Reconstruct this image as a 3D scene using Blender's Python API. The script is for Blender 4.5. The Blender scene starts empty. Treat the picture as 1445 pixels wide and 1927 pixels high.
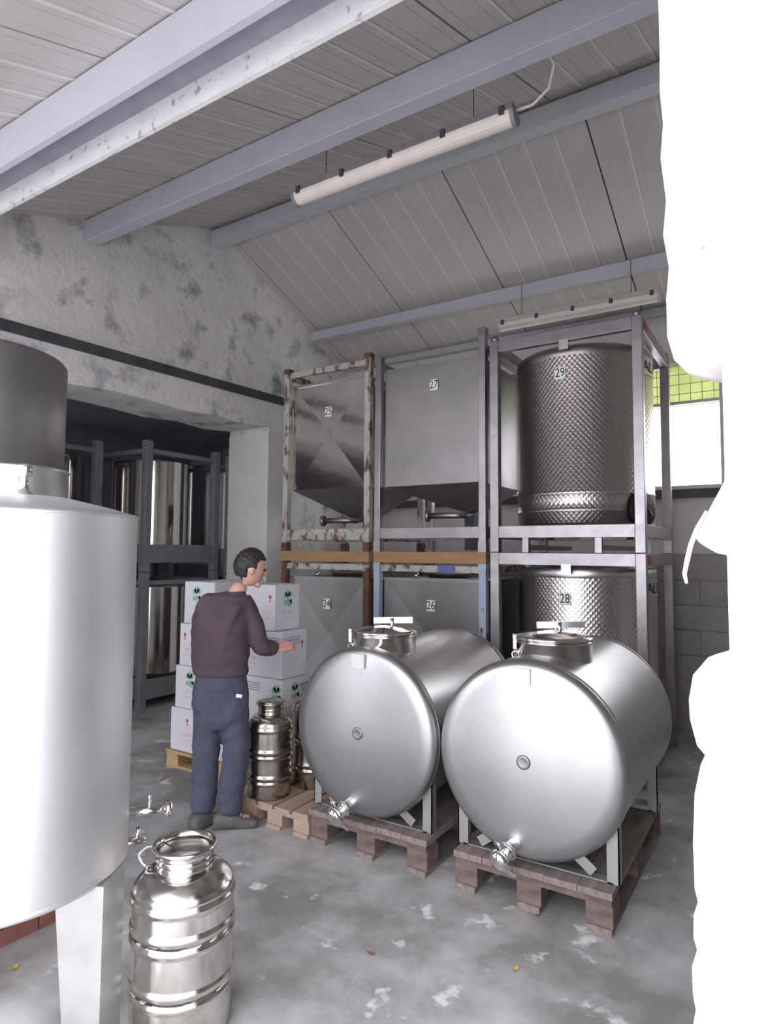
import bpy, bmesh, math, random
from mathutils import Vector, Matrix
random.seed(7)
PI = math.pi
V = Vector

# ------------------------------------------------------------------ camera
FPX = 1200.0
YAW, PITCH, ROLL = math.radians(32.52), math.radians(3.559), math.radians(0.39)
_f = V((-math.sin(YAW) * math.cos(PITCH), math.cos(YAW) * math.cos(PITCH), math.sin(PITCH)))
_r0 = V((math.cos(YAW), math.sin(YAW), 0)); _u0 = _r0.cross(_f)
CR = math.cos(ROLL) * _r0 + math.sin(ROLL) * _u0
CU = -math.sin(ROLL) * _r0 + math.cos(ROLL) * _u0
CF = _f
CAM = V((0, 0, 1.7))
scene = bpy.context.scene
col = scene.collection
cd = bpy.data.cameras.new('camera'); cd.sensor_fit = 'HORIZONTAL'; cd.sensor_width = 36.0
cd.lens = 36.0 * FPX / 1445.0; cd.clip_start = 0.05; cd.clip_end = 200
co = bpy.data.objects.new('camera', cd); col.objects.link(co)
co.matrix_world = Matrix(((CR.x, CU.x, -CF.x, CAM.x), (CR.y, CU.y, -CF.y, CAM.y), (CR.z, CU.z, -CF.z, CAM.z), (0, 0, 0, 1)))
scene.camera = co

def ray(x, y):
    return CR * ((x - 722.5) / FPX) - CU * ((y - 963.5) / FPX) + CF
def onY(x, y, Y):
    d = ray(x, y); return CAM + d * (Y / d.y)
def onX(x, y, X):
    d = ray(x, y); return CAM + d * (X / d.x)
def onZ(x, y, z):
    d = ray(x, y); return CAM + d * ((z - CAM.z) / d.z)

# ------------------------------------------------------------------ world, exposure
w = bpy.data.worlds.new('overcast_sky'); scene.world = w; w.use_nodes = True
bg = w.node_tree.nodes['Background']
bg.inputs[0].default_value = (0.93, 0.93, 1.0, 1); bg.inputs[1].default_value = 3.2
vs = scene.view_settings
vs.view_transform = 'Standard'; vs.look = 'None'; vs.gamma = 1.0; vs.use_curve_mapping = False
vs.exposure = 0.78

# ------------------------------------------------------------------ materials
MATS = {}
def mat(name, c1, c2=None, scale=6.0, lo=0.35, hi=0.65, rough=0.5, metal=0.0, bump=0.0, bscale=40.0, bdist=0.01,
        c3=None, scale3=9.0, lo3=0.55, hi3=0.62, rough3=None, stretch=(1, 1, 1), rvar=0.0, spec=0.5, detail=6.0,
        world_co=False, trans=0.0, emit=None, mscale=None):
    if name in MATS: return MATS[name]
    m = bpy.data.materials.new(name); m.use_nodes = True; nt = m.node_tree; N = nt.nodes; L = nt.links
    b = N['Principled BSDF']
    b.inputs['Roughness'].default_value = rough; b.inputs['Metallic'].default_value = metal
    b.inputs['Specular IOR Level'].default_value = spec
    tc = N.new('ShaderNodeTexCoord'); mp = N.new('ShaderNodeMapping')
    if world_co:
        ge = N.new('ShaderNodeNewGeometry'); L.new(ge.outputs['Position'], mp.inputs['Vector'])
    else:
        L.new(tc.outputs['Object'], mp.inputs['Vector'])
    mp.inputs['Scale'].default_value = stretch
    vec = mp.outputs['Vector']
    def noise(s, d=detail, ro=0.6):
        n = N.new('ShaderNodeTexNoise'); n.inputs['Scale'].default_value = s; n.inputs['Detail'].default_value = d
        n.inputs['Roughness'].default_value = ro; L.new(vec, n.inputs['Vector']); return n.outputs['Fac']
    def ramp(src, a, z):
        r = N.new('ShaderNodeMapRange'); r.inputs['From Min'].default_value = a; r.inputs['From Max'].default_value = z
        r.clamp = True; L.new(src, r.inputs['Value']); return r.outputs['Result']
    def mix(f, a, c):
        x = N.new('ShaderNodeMix'); x.data_type = 'RGBA'; L.new(f, x.inputs['Factor'])
        for s, i in ((a, 6), (c, 7)):
            if isinstance(s, tuple): x.inputs[i].default_value = (*s, 1)
            else: L.new(s, x.inputs[i])
        return x.outputs[2]
    c = None
    if c2 is None and c3 is None:
        b.inputs['Base Color'].default_value = (*c1, 1)
    else:
        c = c1
        if c2 is not None: c = mix(ramp(noise(scale), lo, hi), c1, c2)
        if c3 is not None:
            f3 = ramp(noise(scale3), lo3, hi3); c = mix(f3, c, c3)
            if rough3 is not None:
                rr = N.new('ShaderNodeMapRange'); rr.inputs['To Min'].default_value = rough; rr.inputs['To Max'].default_value = rough3
                L.new(f3, rr.inputs['Value']); L.new(rr.outputs['Result'], b.inputs['Roughness'])
                if metal > 0:
                    rm = N.new('ShaderNodeMapRange'); rm.inputs['To Min'].default_value = metal; rm.inputs['To Max'].default_value = 0
                    L.new(f3, rm.inputs['Value']); L.new(rm.outputs['Result'], b.inputs['Metallic'])
        L.new(c, b.inputs['Base Color'])
    if rvar > 0:
        rr = N.new('ShaderNodeMapRange'); rr.inputs['To Min'].default_value = max(0.02, rough - rvar); rr.inputs['To Max'].default_value = rough + rvar
        L.new(noise(scale * 1.7), rr.inputs['Value']); L.new(rr.outputs['Result'], b.inputs['Roughness'])
    if bump > 0:
        bp = N.new('ShaderNodeBump'); bp.inputs['Strength'].default_value = bump; bp.inputs['Distance'].default_value = bdist
        L.new(noise(bscale, 4), bp.inputs['Height']); L.new(bp.outputs['Normal'], b.inputs['Normal'])
    if trans > 0:
        t = N.new('ShaderNodeBsdfTranslucent'); mx = N.new('ShaderNodeMixShader'); mx.inputs[0].default_value = trans
        if c is None: t.inputs['Color'].default_value = (*c1, 1)
        else: L.new(c, t.inputs['Color'])
        L.new(b.outputs[0], mx.inputs[1]); L.new(t.outputs[0], mx.inputs[2])
        L.new(mx.outputs[0], N['Material Output'].inputs['Surface'])
    MATS[name] = m; return m

steel_satin = mat('satin_stainless', (.70, .69, .68), (.62, .61, .61), 3, rough=.34, metal=1, rvar=.06, bump=.05, bscale=3, bdist=.01)
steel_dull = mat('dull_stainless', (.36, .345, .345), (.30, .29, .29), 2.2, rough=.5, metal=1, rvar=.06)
steel_big = mat('matte_stainless', (.74, .735, .74), (.68, .675, .68), 1.5, rough=.50, metal=1, rvar=.05)
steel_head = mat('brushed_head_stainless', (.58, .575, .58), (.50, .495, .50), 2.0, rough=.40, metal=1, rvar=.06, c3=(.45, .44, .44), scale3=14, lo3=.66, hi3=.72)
steel_mirror = mat('polished_stainless', (.78, .76, .73), rough=.10, metal=1)
steel_keg = mat('keg_stainless', (.74, .71, .67), (.66, .63, .59), 9, rough=.15, metal=1, rvar=.06)
steel_keg_old = mat('aged_keg_stainless', (.56, .52, .46), (.45, .41, .36), 9, rough=.26, metal=1, rvar=.08)
steel_wavy = mat('rippled_polished_stainless', (.74, .71, .67), rough=.14, metal=1, bump=.12, bscale=1.3, bdist=.05)
steel_frame = mat('frame_stainless', (.38, .355, .37), (.30, .28, .29), 7, rough=.42, metal=1, rvar=.1)
steel_leg = mat('leg_stainless', (.46, .46, .455), (.38, .38, .375), 6, rough=.5, metal=.75)
galv = mat('galvanised_steel', (.40, .42, .43), (.28, .30, .31), 30, rough=.55, metal=.75)
cage_grey = mat('grey_painted_steel', (.23, .24, .26), (.18, .19, .20), 8, rough=.5)
chrome = mat('chrome', (.85, .84, .83), rough=.10, metal=1)
black = mat('black_rubber', (.012, .012, .014), rough=.6, spec=.2)
grey_dark = mat('dark_grey_plastic', (.06, .055, .07), rough=.5)
concrete = mat('concrete_floor', (.25, .242, .236), (.53, .52, .518), 1.7, .40, .61, rough=.80, bump=.25, bscale=22, bdist=.004,
               c3=(.74, .735, .74), scale3=4.5, lo3=.60, hi3=.66, world_co=True, detail=12)
ground_m = mat('yard_concrete', (.56, .55, .54), (.64, .63, .62), .6, rough=.9)
plaster = mat('flaking_limewash', (.80, .785, .78), (.70, .685, .69), 2.2, rough=.95, bump=.55, bscale=9, bdist=.03,
              c3=(.24, .235, .25), scale3=3.2, lo3=.53, hi3=.70, detail=10, world_co=True)
plaster_clean = mat('white_plaster', (.74, .72, .69), (.66, .645, .62), 2.5, rough=.9, bump=.2, bscale=20, bdist=.01)
outer_white = mat('white_render', (.86, .86, .87), (.80, .80, .82), 3, rough=.9, bump=.2, bscale=30, bdist=.005)
block_m = mat('grey_block', (.40, .38, .385), (.34, .325, .33), 5, rough=.9, bump=.2, bscale=30, bdist=.005)
dark_wall = mat('haze_tinted_wall', (.40, .37, .45), (.31, .285, .35), 2, rough=.95)  # lifted purplish tone puts the haze over the far room into the colour
panel_m = mat('cream_roof_panel', (.55, .52, .505), (.50, .475, .46), 1.2, rough=.5)
rib_m = mat('pale_panel_rib', (.64, .62, .60), rough=.5)
sheet_m = mat('dark_roof_sheet', (.08, .08, .08), rough=.8)
beam_m = mat('pale_blue_grey_paint', (.50, .51, .56), (.46, .47, .52), 3, rough=.5)
beam_flake = mat('flaking_white_paint', (.74, .735, .74), (.66, .655, .67), 5, rough=.7, c3=(.36, .34, .35), scale3=16, lo3=.58, hi3=.66)
beam_shade = mat('shaded_beam_paint', (.30, .29, .34), (.24, .235, .28), 8, rough=.7)  # darker purplish tone paints the shade inside the channel's hollow
rail_m = mat('dark_painted_bar', (.05, .047, .055), (.08, .075, .08), 5, rough=.6)
lamp_case = mat('dusty_lamp_housing', (.30, .28, .29), (.22, .205, .215), 12, rough=.6)
lamp_case_pale = mat('pale_lamp_housing', (.52, .48, .47), rough=.6)
lamp_diff = mat('yellowed_lamp_diffuser', (.80, .75, .68), (.72, .67, .60), 6, rough=.35)
cable_m = mat('white_cable', (.62, .60, .58), rough=.5)
rust = mat('rusty_flaking_paint', (.50, .49, .44), (.42, .40, .36), 12, rough=.75, c3=(.15, .08, .055), scale3=11, lo3=.50, hi3=.60, bump=.3, bscale=50, bdist=.003, stretch=(1, 1, .5))
rust_heavy = mat('heavy_rust', (.17, .085, .055), (.10, .05, .035), 14, rough=.85, c3=(.42, .40, .36), scale3=10, lo3=.6, hi3=.66)
blue_rust = mat('pale_blue_paint_with_rust', (.42, .49, .60), (.38, .45, .55), 5, rough=.6, c3=(.16, .07, .045), scale3=7, lo3=.58, hi3=.62, stretch=(1, 1, .6))
wood_new = mat('orange_brown_timber', (.42, .25, .12), (.32, .18, .085), 5, rough=.7, stretch=(.3, 6, 6), bump=.1, bscale=20, bdist=.003)
wood_old = mat('weathered_grey_wood', (.27, .225, .205), (.17, .135, .125), 5, rough=.9, stretch=(5, .6, 5), bump=.3, bscale=25, bdist=.004)
wood_old2 = mat('weathered_wood_block', (.20, .145, .128), (.11, .08, .072), 9, rough=.9, stretch=(1, 1, 3), bump=.3, bscale=25, bdist=.004)
wood_pale = mat('pale_dusty_wood', (.44, .33, .26), (.36, .26, .20), 6, rough=.85, stretch=(3, .5, 3))
wood_pine = mat('yellow_pine', (.52, .36, .20), (.44, .29, .15), 6, rough=.8, stretch=(.6, 4, 4))
carton = mat('white_carton', (.72, .70, .74), (.66, .64, .69), 3, rough=.8)
print_red = mat('red_print', (.55, .10, .14), rough=.8)
print_pink = mat('faded_red_print', (.62, .38, .42), rough=.8)
print_green = mat('green_print', (.22, .46, .36), (.30, .54, .44), 30, rough=.8)
print_dark = mat('dark_print', (.16, .16, .20), rough=.8)
paper = mat('white_paper', (.82, .82, .84), rough=.7)
ink = mat('black_ink', (.015, .015, .018), rough=.5)
cloth_m = mat('white_tarpaulin', (.84, .84, .88), (.78, .78, .83), 4, rough=.6, bump=.3, bscale=9, bdist=.02)
cloth_dust_shade = mat('dusty_shaded_tarpaulin', (.80, .77, .76), (.70, .66, .64), 9, rough=.7, c3=(.5, .42, .38), scale3=30, lo3=.68, hi3=.74)  # dusty cloth, its greyer tone also painting shade on the curtain's folded end
strap_m = mat('cream_strap', (.80, .76, .66), rough=.7)
net_m = mat('green_shade_net', (.58, .62, .36), (.66, .70, .44), 4, rough=.8, trans=.6)
wire_m = mat('wire_mesh', (.22, .27, .16), rough=.6)
brick_red = mat('terracotta_kerb', (.33, .14, .10), (.24, .10, .08), 7, rough=.9)
skin_m = mat('skin', (.62, .36, .28), (.56, .31, .24), 20, rough=.55)
hair_m = mat('dark_hair', (.022, .018, .018), rough=.55, bump=.5, bscale=120, bdist=.004, stretch=(1, 1, .3))
sweater_m = mat('dark_maroon_knit', (.088, .062, .072), (.068, .05, .058), 9, rough=.95, bump=.45, bscale=7, bdist=.04)
trouser_m = mat('worn_navy_cloth', (.085, .09, .135), (.062, .066, .105), 6, rough=.95, c3=(.12, .095, .10), scale3=5, lo3=.56, hi3=.7, bump=.6, bscale=9, bdist=.05)
shoe_m = mat('muddy_grey_leather', (.15, .145, .13), (.09, .085, .08), 15, rough=.7)
leaf_y = mat('yellow_dry_leaf', (.55, .40, .08), rough=.8)
leaf_b = mat('brown_dry_leaf', (.28, .12, .08), rough=.8)
sticker_m = mat('white_sticker', (.90, .90, .89), rough=.5)
colour_sticker = mat('orange_sticker', (.75, .36, .10), (.8, .75, .3), 20, rough=.5)
red_plate = mat('red_plastic', (.45, .05, .05), rough=.5)
blue_tag = mat('blue_tag', (.12, .14, .42), rough=.6)

def emboss_mat(name, base, rough, r):
    m = bpy.data.materials.new(name); m.use_nodes = True; nt = m.node_tree; N = nt.nodes; L = nt.links
    b = N['Principled BSDF']; b.inputs['Metallic'].default_value = 1; b.inputs['Roughness'].default_value = rough
    b.inputs['Base Color'].default_value = (*base, 1)
    tc = N.new('ShaderNodeTexCoord'); sp = N.new('ShaderNodeSeparateXYZ'); L.new(tc.outputs['Object'], sp.inputs[0])
    def M(op, a, c=None):
        n = N.new('ShaderNodeMath'); n.operation = op
        for i, s in enumerate((a, c)):
            if s is None: continue
            if isinstance(s, (int, float)): n.inputs[i].default_value = s
            else: L.new(s, n.inputs[i])
        return n.outputs[0]
    u = M('MULTIPLY', M('ARCTAN2', sp.outputs['Y'], sp.outputs['X']), r)
    z = sp.outputs['Z']
    k = 2 * PI / .085
    a = M('SINE', M('MULTIPLY', M('ADD', u, M('MULTIPLY', z, .9)), k)); c = M('SINE', M('MULTIPLY', M('SUBTRACT', u, M('MULTIPLY', z, .9)), k))
    h = M('POWER', M('ABSOLUTE', M('MULTIPLY', a, c)), .6)
    bp = N.new('ShaderNodeBump'); bp.inputs['Strength'].default_value = .38; bp.inputs['Distance'].default_value = .005
    L.new(h, bp.inputs['Height']); L.new(bp.outputs['Normal'], b.inputs['Normal'])
    return m
steel_emboss = emboss_mat('embossed_stainless', (.58, .55, .545), .22, .57)
steel_emboss_dark = emboss_mat('embossed_stainless_warm', (.60, .55, .535), .30, .57)

# ------------------------------------------------------------------ mesh builder
ORG = {}
class MB:
    def __init__(s): s.v = []; s.f = []; s.sm = []
    def add(s, vs_, fs_, smooth=False):
        o = len(s.v); s.v += [V(p) for p in vs_]
        for f in fs_: s.f.append([i + o for i in f]); s.sm.append(smooth)
        return s
    def box(s, a, b):
        (x0, y0, z0), (x1, y1, z1) = a, b
        x0, x1 = min(x0, x1), max(x0, x1); y0, y1 = min(y0, y1), max(y0, y1); z0, z1 = min(z0, z1), max(z0, z1)
        return s.add([(x0, y0, z0), (x1, y0, z0), (x1, y1, z0), (x0, y1, z0), (x0, y0, z1), (x1, y0, z1), (x1, y1, z1), (x0, y1, z1)],
                     [(0, 3, 2, 1), (4, 5, 6, 7), (0, 1, 5, 4), (1, 2, 6, 5), (2, 3, 7, 6), (3, 0, 4, 7)])
    def obox(s, c, size, R):
        h = [V(((i & 1) - .5, ((i >> 1) & 1) - .5, ((i >> 2) & 1) - .5)) for i in range(8)]
        return s.add([V(c) + R @ V((p.x * size[0], p.y * size[1], p.z * size[2])) for p in h],
                     [(0, 2, 3, 1), (4, 5, 7, 6), (0, 1, 5, 4), (1, 3, 7, 5), (3, 2, 6, 7), (2, 0, 4, 6)])
    def bar(s, p, q, wd, th, up=(0, 0, 1)):
        p, q = V(p), V(q); d = (q - p); L = d.length; d.normalize(); up = V(up)
        x = d.cross(up)
        if x.length < 1e-4: x = d.cross(V((1, 0, 0)))
        x.normalize(); y = x.cross(d)
        R = Matrix((x, d, y)).transposed()
        return s.obox((p + q) / 2, (wd, L, th), R)
    def lathe(s, prof, n=48, c=(0, 0, 0), axis=(0, 0, 1), caps=(True, True), smooth=True, fold=None):
        ax = V(axis).normalized(); t = V((1, 0, 0)) if abs(ax.x) < .9 else V((0, 1, 0))
        x = (t - ax * t.dot(ax)).normalized(); y = ax.cross(x); c = V(c)
        o = len(s.v); k = len(prof)
        for (r, h) in prof:
            for i in range(n):
                a = 2 * PI * i / n
                rr = r * (fold(a, h) if fold else 1)
                s.v.append(c + ax * h + (x * math.cos(a) + y * math.sin(a)) * rr)
        for j in range(k - 1):
            for i in range(n):
                i2 = (i + 1) % n
                s.f.append([o + j * n + i, o + j * n + i2, o + (j + 1) * n + i2, o + (j + 1) * n + i]); s.sm.append(smooth)
        if caps[0] and prof[0][0] > 1e-4: s.f.append([o + i for i in range(n)][::-1]); s.sm.append(False)
        if caps[1] and prof[-1][0] > 1e-4: s.f.append([o + (k - 1) * n + i for i in range(n)]); s.sm.append(False)
        return s
    def cyl(s, p, q, r, r2=None, n=20, smooth=True):
        p, q = V(p), V(q); return s.lathe([(r, 0), (r if r2 is None else r2, (q - p).length)], n, p, q - p, smooth=smooth)
    def tube(s, pts, r, n=8, closed=False):
        pts = [V(p) for p in pts]; k = len(pts); o = len(s.v)
        px = None
        for i, p in enumerate(pts):
            a = pts[(i - 1) % k] if (closed or i > 0) else p; b = pts[(i + 1) % k] if (closed or i < k - 1) else p
            d = (b - a).normalized()
            if px is None:
                t = V((0, 0, 1)) if abs(d.z) < .9 else V((1, 0, 0)); px = (t - d * t.dot(d)).normalized()
            else: px = (px - d * px.dot(d)).normalized()
            py = d.cross(px); rr = r[i] if isinstance(r, (list, tuple)) else r
            for j in range(n):
                ang = 2 * PI * j / n; s.v.append(p + (px * math.cos(ang) + py * math.sin(ang)) * rr)
        for i in range(k if closed else k - 1):
            for j in range(n):
                j2 = (j + 1) % n; i2 = (i + 1) % k
                s.f.append([o + i * n + j, o + i * n + j2, o + i2 * n + j2, o + i2 * n + j]); s.sm.append(True)
        if not closed:
            s.f.append([o + j for j in range(n)][::-1]); s.sm.append(False)
            s.f.append([o + (k - 1) * n + j for j in range(n)]); s.sm.append(False)
        return s
    def prism(s, poly, ext):
        bm = bmesh.new(); vs_ = [bm.verts.new(p) for p in poly]
        f = bm.faces.new(vs_); r = bmesh.ops.extrude_face_region(bm, geom=[f])
        bmesh.ops.translate(bm, verts=[e for e in r['geom'] if isinstance(e, bmesh.types.BMVert)], vec=V(ext))
        bmesh.ops.recalc_face_normals(bm, faces=bm.faces); bmesh.ops.triangulate(bm, faces=[g for g in bm.faces if len(g.verts) > 4])
        bm.verts.index_update()
        s.add([v_.co.copy() for v_ in bm.verts], [[v_.index for v_ in g.verts] for g in bm.faces]); bm.free(); return s
    def mesh(s, name, org=V((0, 0, 0))):
        me = bpy.data.meshes.new(name)
        me.from_pydata([tuple(p - org) for p in s.v], [], s.f)
        me.polygons.foreach_set('use_smooth', s.sm); me.validate(); me.update()
        return me
    def build(s, name, m, parent=None, org=None, bev=0.0):
        o_ = V(org) if org is not None else (ORG[parent.name] if parent else V((0, 0, 0)))
        return link(name, s.mesh(name, o_), m, parent, o_, bev)

def link(name, me, m, parent=None, org=V((0, 0, 0)), bev=0.0):
    if m is not None and not me.materials: me.materials.append(m)
    o = bpy.data.objects.new(name, me); col.objects.link(o)
    if parent is not None:
        o.parent = parent; o.location = V(org) - ORG[parent.name]
    else: o.location = org
    ORG[o.name] = V(org)
    if bev:
        b = o.modifiers.new('bevel', 'BEVEL'); b.width = bev; b.segments = 2; b.limit_method = 'ANGLE'; b.angle_limit = .7
    return o
def piece(name, me, loc, parent):
    o = bpy.data.objects.new(name, me); col.objects.link(o); o.parent = parent; o.location = V(loc) - ORG[parent.name]
    ORG[o.name] = V(loc); return o
def thing(name, label, cat, loc, group=None):
    o = bpy.data.objects.new(name, None); col.objects.link(o); o.location = loc; o.empty_display_size = .1
    ORG[o.name] = V(loc); return tag(o, label, cat, group)
def tag(o, label=None, cat=None, group=None, kind=None):
    if label: o['label'] = label
    if cat: o['category'] = cat
    if group: o['group'] = group
    if kind: o['kind'] = kind
    return o
def struct(o, label=None, cat=None):
    o['kind'] = 'structure'
    if label: o['label'] = label
    if cat: o['category'] = cat
    return o
def text_mesh(txt, size, xs=1.0):
    cu = bpy.data.curves.new('t', 'FONT'); cu.body = txt; cu.size = size; cu.extrude = .0006; cu.align_x = 'CENTER'; cu.align_y = 'CENTER'
    cu.resolution_u = 3
    o = bpy.data.objects.new('t', cu); col.objects.link(o); dg = bpy.context.evaluated_depsgraph_get()
    me = bpy.data.meshes.new_from_object(o.evaluated_get(dg)); bpy.data.objects.remove(o)
    for v_ in me.vertices: v_.co.x *= xs
    return me
def place_text(name, txt, size, c, normal, parent, m=ink, xs=.8, roll=0):
    n = V(normal).normalized(); x = V((0, 0, 1)).cross(n)
    if x.length < 1e-3: x = V((1, 0, 0))
    x.normalize(); y = n.cross(x)
    R = Matrix((x, y, n)).transposed()
    if roll: R = R @ Matrix.Rotation(roll, 3, 'Z')
    me = text_mesh(txt, size, xs)
    for v_ in me.vertices: v_.co = R @ v_.co + V(c) - ORG[parent.name]
    me.update(); me.materials.clear(); me.materials.append(m)
    o = bpy.data.objects.new(name, me); col.objects.link(o); o.parent = parent; ORG[o.name] = ORG[parent.name]; return o
def number_plate(txt, c, normal, parent, wd=.085, ht=.095, digits=None):
    n = V(normal).normalized(); x = V((0, 0, 1)).cross(n).normalized(); y = n.cross(x)
    R = Matrix((x, y, n)).transposed()
    p = MB().obox(V(c) + n * .002, (wd, ht, .003), R).build('number_plate', sticker_m, parent)
    tag(p, 'white sticker with black number %s' % txt)
    place_text('digits', txt, ht * 1.08, V(c) + n * .0045, n, p, ink, .80)
    return p

# ------------------------------------------------------------------ setting
RY, RZ, SL = 4.51, 5.06, .38           # ridge line and slope of the roof
XG, YB, YE = -5.0, 6.9, .15             # gable plane, back wall, front eave pushed out of view to cut daylight on the floor
def roof_z(y): return RZ - SL * abs(y - RY)

struct(MB().box((-9.6, .9, -.2), (4.2, 9.0, 0)).build('floor', concrete), 'worn pale grey concrete floor with whitish blotches', 'floor')
struct(MB().box((-40, -40, -.25), (40, 40, -.012)).build('ground_outside', ground_m), 'pale concrete yard outside the shed', 'ground')

# gable wall with its wide opening
g = [(XG, .95, 0), (XG, 2.2, 0), (XG, 2.2, 3.08)]
for k in range(1, 8):
    y = 2.2 + (5.38 - 2.2) * k / 8; g.append((XG, y, 3.09 + .018 * math.sin(k * 2.3)))
g += [(XG, 5.38, 3.12), (XG, 5.38, 0), (XG, YB, 0), (XG, YB, roof_z(YB)), (XG, RY, RZ), (XG, .95, roof_z(.95))]
struct(MB().prism(g, (-.62, 0, 0)).build('wall_left', plaster), 'flaking whitewashed gable wall with mould stains above a wide opening', 'wall')
pier = MB().box((XG - .615, 5.365, 0), (XG + .012, 5.9, 3.06)).build('trim_1', plaster_clean); struct(pier, 'smooth pale pier at the right of the dark opening', 'pier')
# back wall
wb = MB().box((-5.0, YB, 1.70), (4.1, YB + .2, 2.30)).box((-5.0, YB, 2.30), (-3.7, YB + .2, 4.15)).box((-3.7, YB, 3.62), (1.6, YB + .2, 4.15)).box((1.6, YB, 2.30), (4.1, YB + .2, 4.15)).build('wall_back', plaster_clean)
struct(wb, 'cream plastered back wall under the long window', 'wall')
lowb = bpy.data.objects.new('wall_back_lower', None); col.objects.link(lowb); lowb.location = (0, YB, 0); ORG[lowb.name] = V((0, YB, 0))
struct(lowb, 'grey block lower part of the back wall', 'wall')
MB().box((-5.0, YB - .03, 0), (4.1, YB + .2, 1.702)).build('mortar', block_m, lowb)
bme = MB().box((-.245, -.012, -.115), (.245, .012, .115)).mesh('block'); bme.materials.append(block_m)
for i in range(7):
    for j in range(18):
        x = -4.75 + j * .5 + (i % 2) * .25
        if x < 4: piece('block', bme, (x, YB - .036, .12 + i * .2405), lowb)
sill = MB().box((-4.9, YB - .10, 2.25), (3.0, YB + .02, 2.33)).build('window_sill_bar', rail_m)
struct(sill, 'dark ledge bar running along under the back window', 'ledge')
win = MB()
for x in (-3.7, -2.2, -.55, 1.55): win.box((x, YB + .05, 2.30), (x + .05, YB + .10, 3.62))
win.box((-3.7, YB + .04, 2.33), (1.6, YB + .11, 2.38)).box((-3.7, YB + .04, 3.20), (1.6, YB + .10, 3.23))
wo = win.build('window_1', rib_m); struct(wo, 'long glaring window in the back wall', 'window')
net = MB().box((-3.7, YB + .14, 3.20), (1.6, YB + .145, 3.62)).build('shade_net', net_m, wo)
wires = MB()
for k in range(50): wires.box((-3.65 + k * .105, YB + .125, 3.20), (-3.645 + k * .105, YB + .13, 3.61))
for k in range(4): wires.box((-3.7, YB + .12, 3.22 + k * .1), (1.6, YB + .125, 3.225 + k * .1))
tag(wires.build('wire_grid', wire_m, wo), kind='stuff')
# front wall beside the entrance, right wall
struct(MB().box((-.071, .95, 0), (4.2, 1.05, 3.69)).build('wall_front', outer_white), 'glaring white rendered wall end right of the entrance', 'wall')
struct(MB().box((4.0, 1.05, 0), (4.2, 7.1, 4.9)).build('wall_right', plaster_clean), 'plain plastered end wall', 'wall')
# dark room behind the opening
dr = MB().box((-9.6, .9, 0), (-9.4, 9, 3.7)).box((-9.6, .9, 0), (-8.3, 1.0, 3.7)).box((-7.2, .9, 0), (-5.62, 1.0, 3.7)).box((-8.3, .9, 2.4), (-7.2, 1.0, 3.7)).box((-9.6, 8.8, 0), (-5.62, 9, 3.7)).box((-5.62, 6.9, 0), (-5.4, 9, 3.7))  # unseen door gap in the side wall, added to let daylight in
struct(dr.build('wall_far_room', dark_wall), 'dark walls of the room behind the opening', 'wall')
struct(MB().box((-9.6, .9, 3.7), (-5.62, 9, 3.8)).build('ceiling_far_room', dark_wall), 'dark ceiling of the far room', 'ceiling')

# roof: panels with ribs, both slopes
ceil = bpy.data.objects.new('ceiling', None); col.objects.link(ceil); ceil.location = (0, RY, RZ); ORG[ceil.name] = V((0, RY, RZ))
struct(ceil, 'pitched ceiling of ribbed cream roof panels', 'ceiling')
sh = MB()
for y0, y1 in ((YE - .05, RY), (RY, YB + .25)):
    z0, z1 = roof_z(y0), roof_z(y1)
    vs8 = [(x, y, z + dz) for dz in (.06, .12) for (x, y, z) in ((-5.7, y0, z0), (4.3, y0, z0), (4.3, y1, z1), (-5.7, y1, z1))]
    sh.add(vs8, [(0, 3, 2, 1), (4, 5, 6, 7), (0, 1, 5, 4), (1, 2, 6, 5), (2, 3, 7, 6), (3, 0, 4, 7)])
sh.build('roof_sheet', sheet_m, ceil)
PW = 1.225
def panel_mesh(y0, y1):
    mb = MB(); z0, z1 = roof_z(y0), roof_z(y1); h = PW / 2 - .006
    def slab(xa, xb, na, nb):
        mb.add([(x, y, z + n) for n in (na, nb) for (x, y, z) in ((xa, y0, z0), (xb, y0, z0), (xb, y1, z1), (xa, y1, z1))],
               [(0, 3, 2, 1), (4, 5, 6, 7), (0, 1, 5, 4), (1, 2, 6, 5), (2, 3, 7, 6), (3, 0, 4, 7)])
    slab(-h, h, 0, .058)
    me_n = len(mb.f)
    for k in range(1, 5): x = -PW / 2 + k * PW / 5; slab(x - .009, x + .009, -.006, .0)
    for k in range(10):
        x = -PW / 2 + (k + .5) * PW / 10
        slab(x - .004, x + .004, -.002, .0)
    me = mb.mesh('roof_panel'); me.materials.append(panel_m); me.materials.append(rib_m)
    for i, p in enumerate(me.polygons): p.material_index = 1 if me_n <= i < me_n + 24 else 0
    return me
pmL, pmR = panel_mesh(YE, RY - .01), panel_mesh(RY + .01, YB + .2)
for k in range(-4, 5):
    piece('roof_panel', pmL, (-.80 + PW * k + .0, 0, 0), ceil); piece('roof_panel', pmR, (-.61 + PW * k, 0, 0), ceil)

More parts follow.
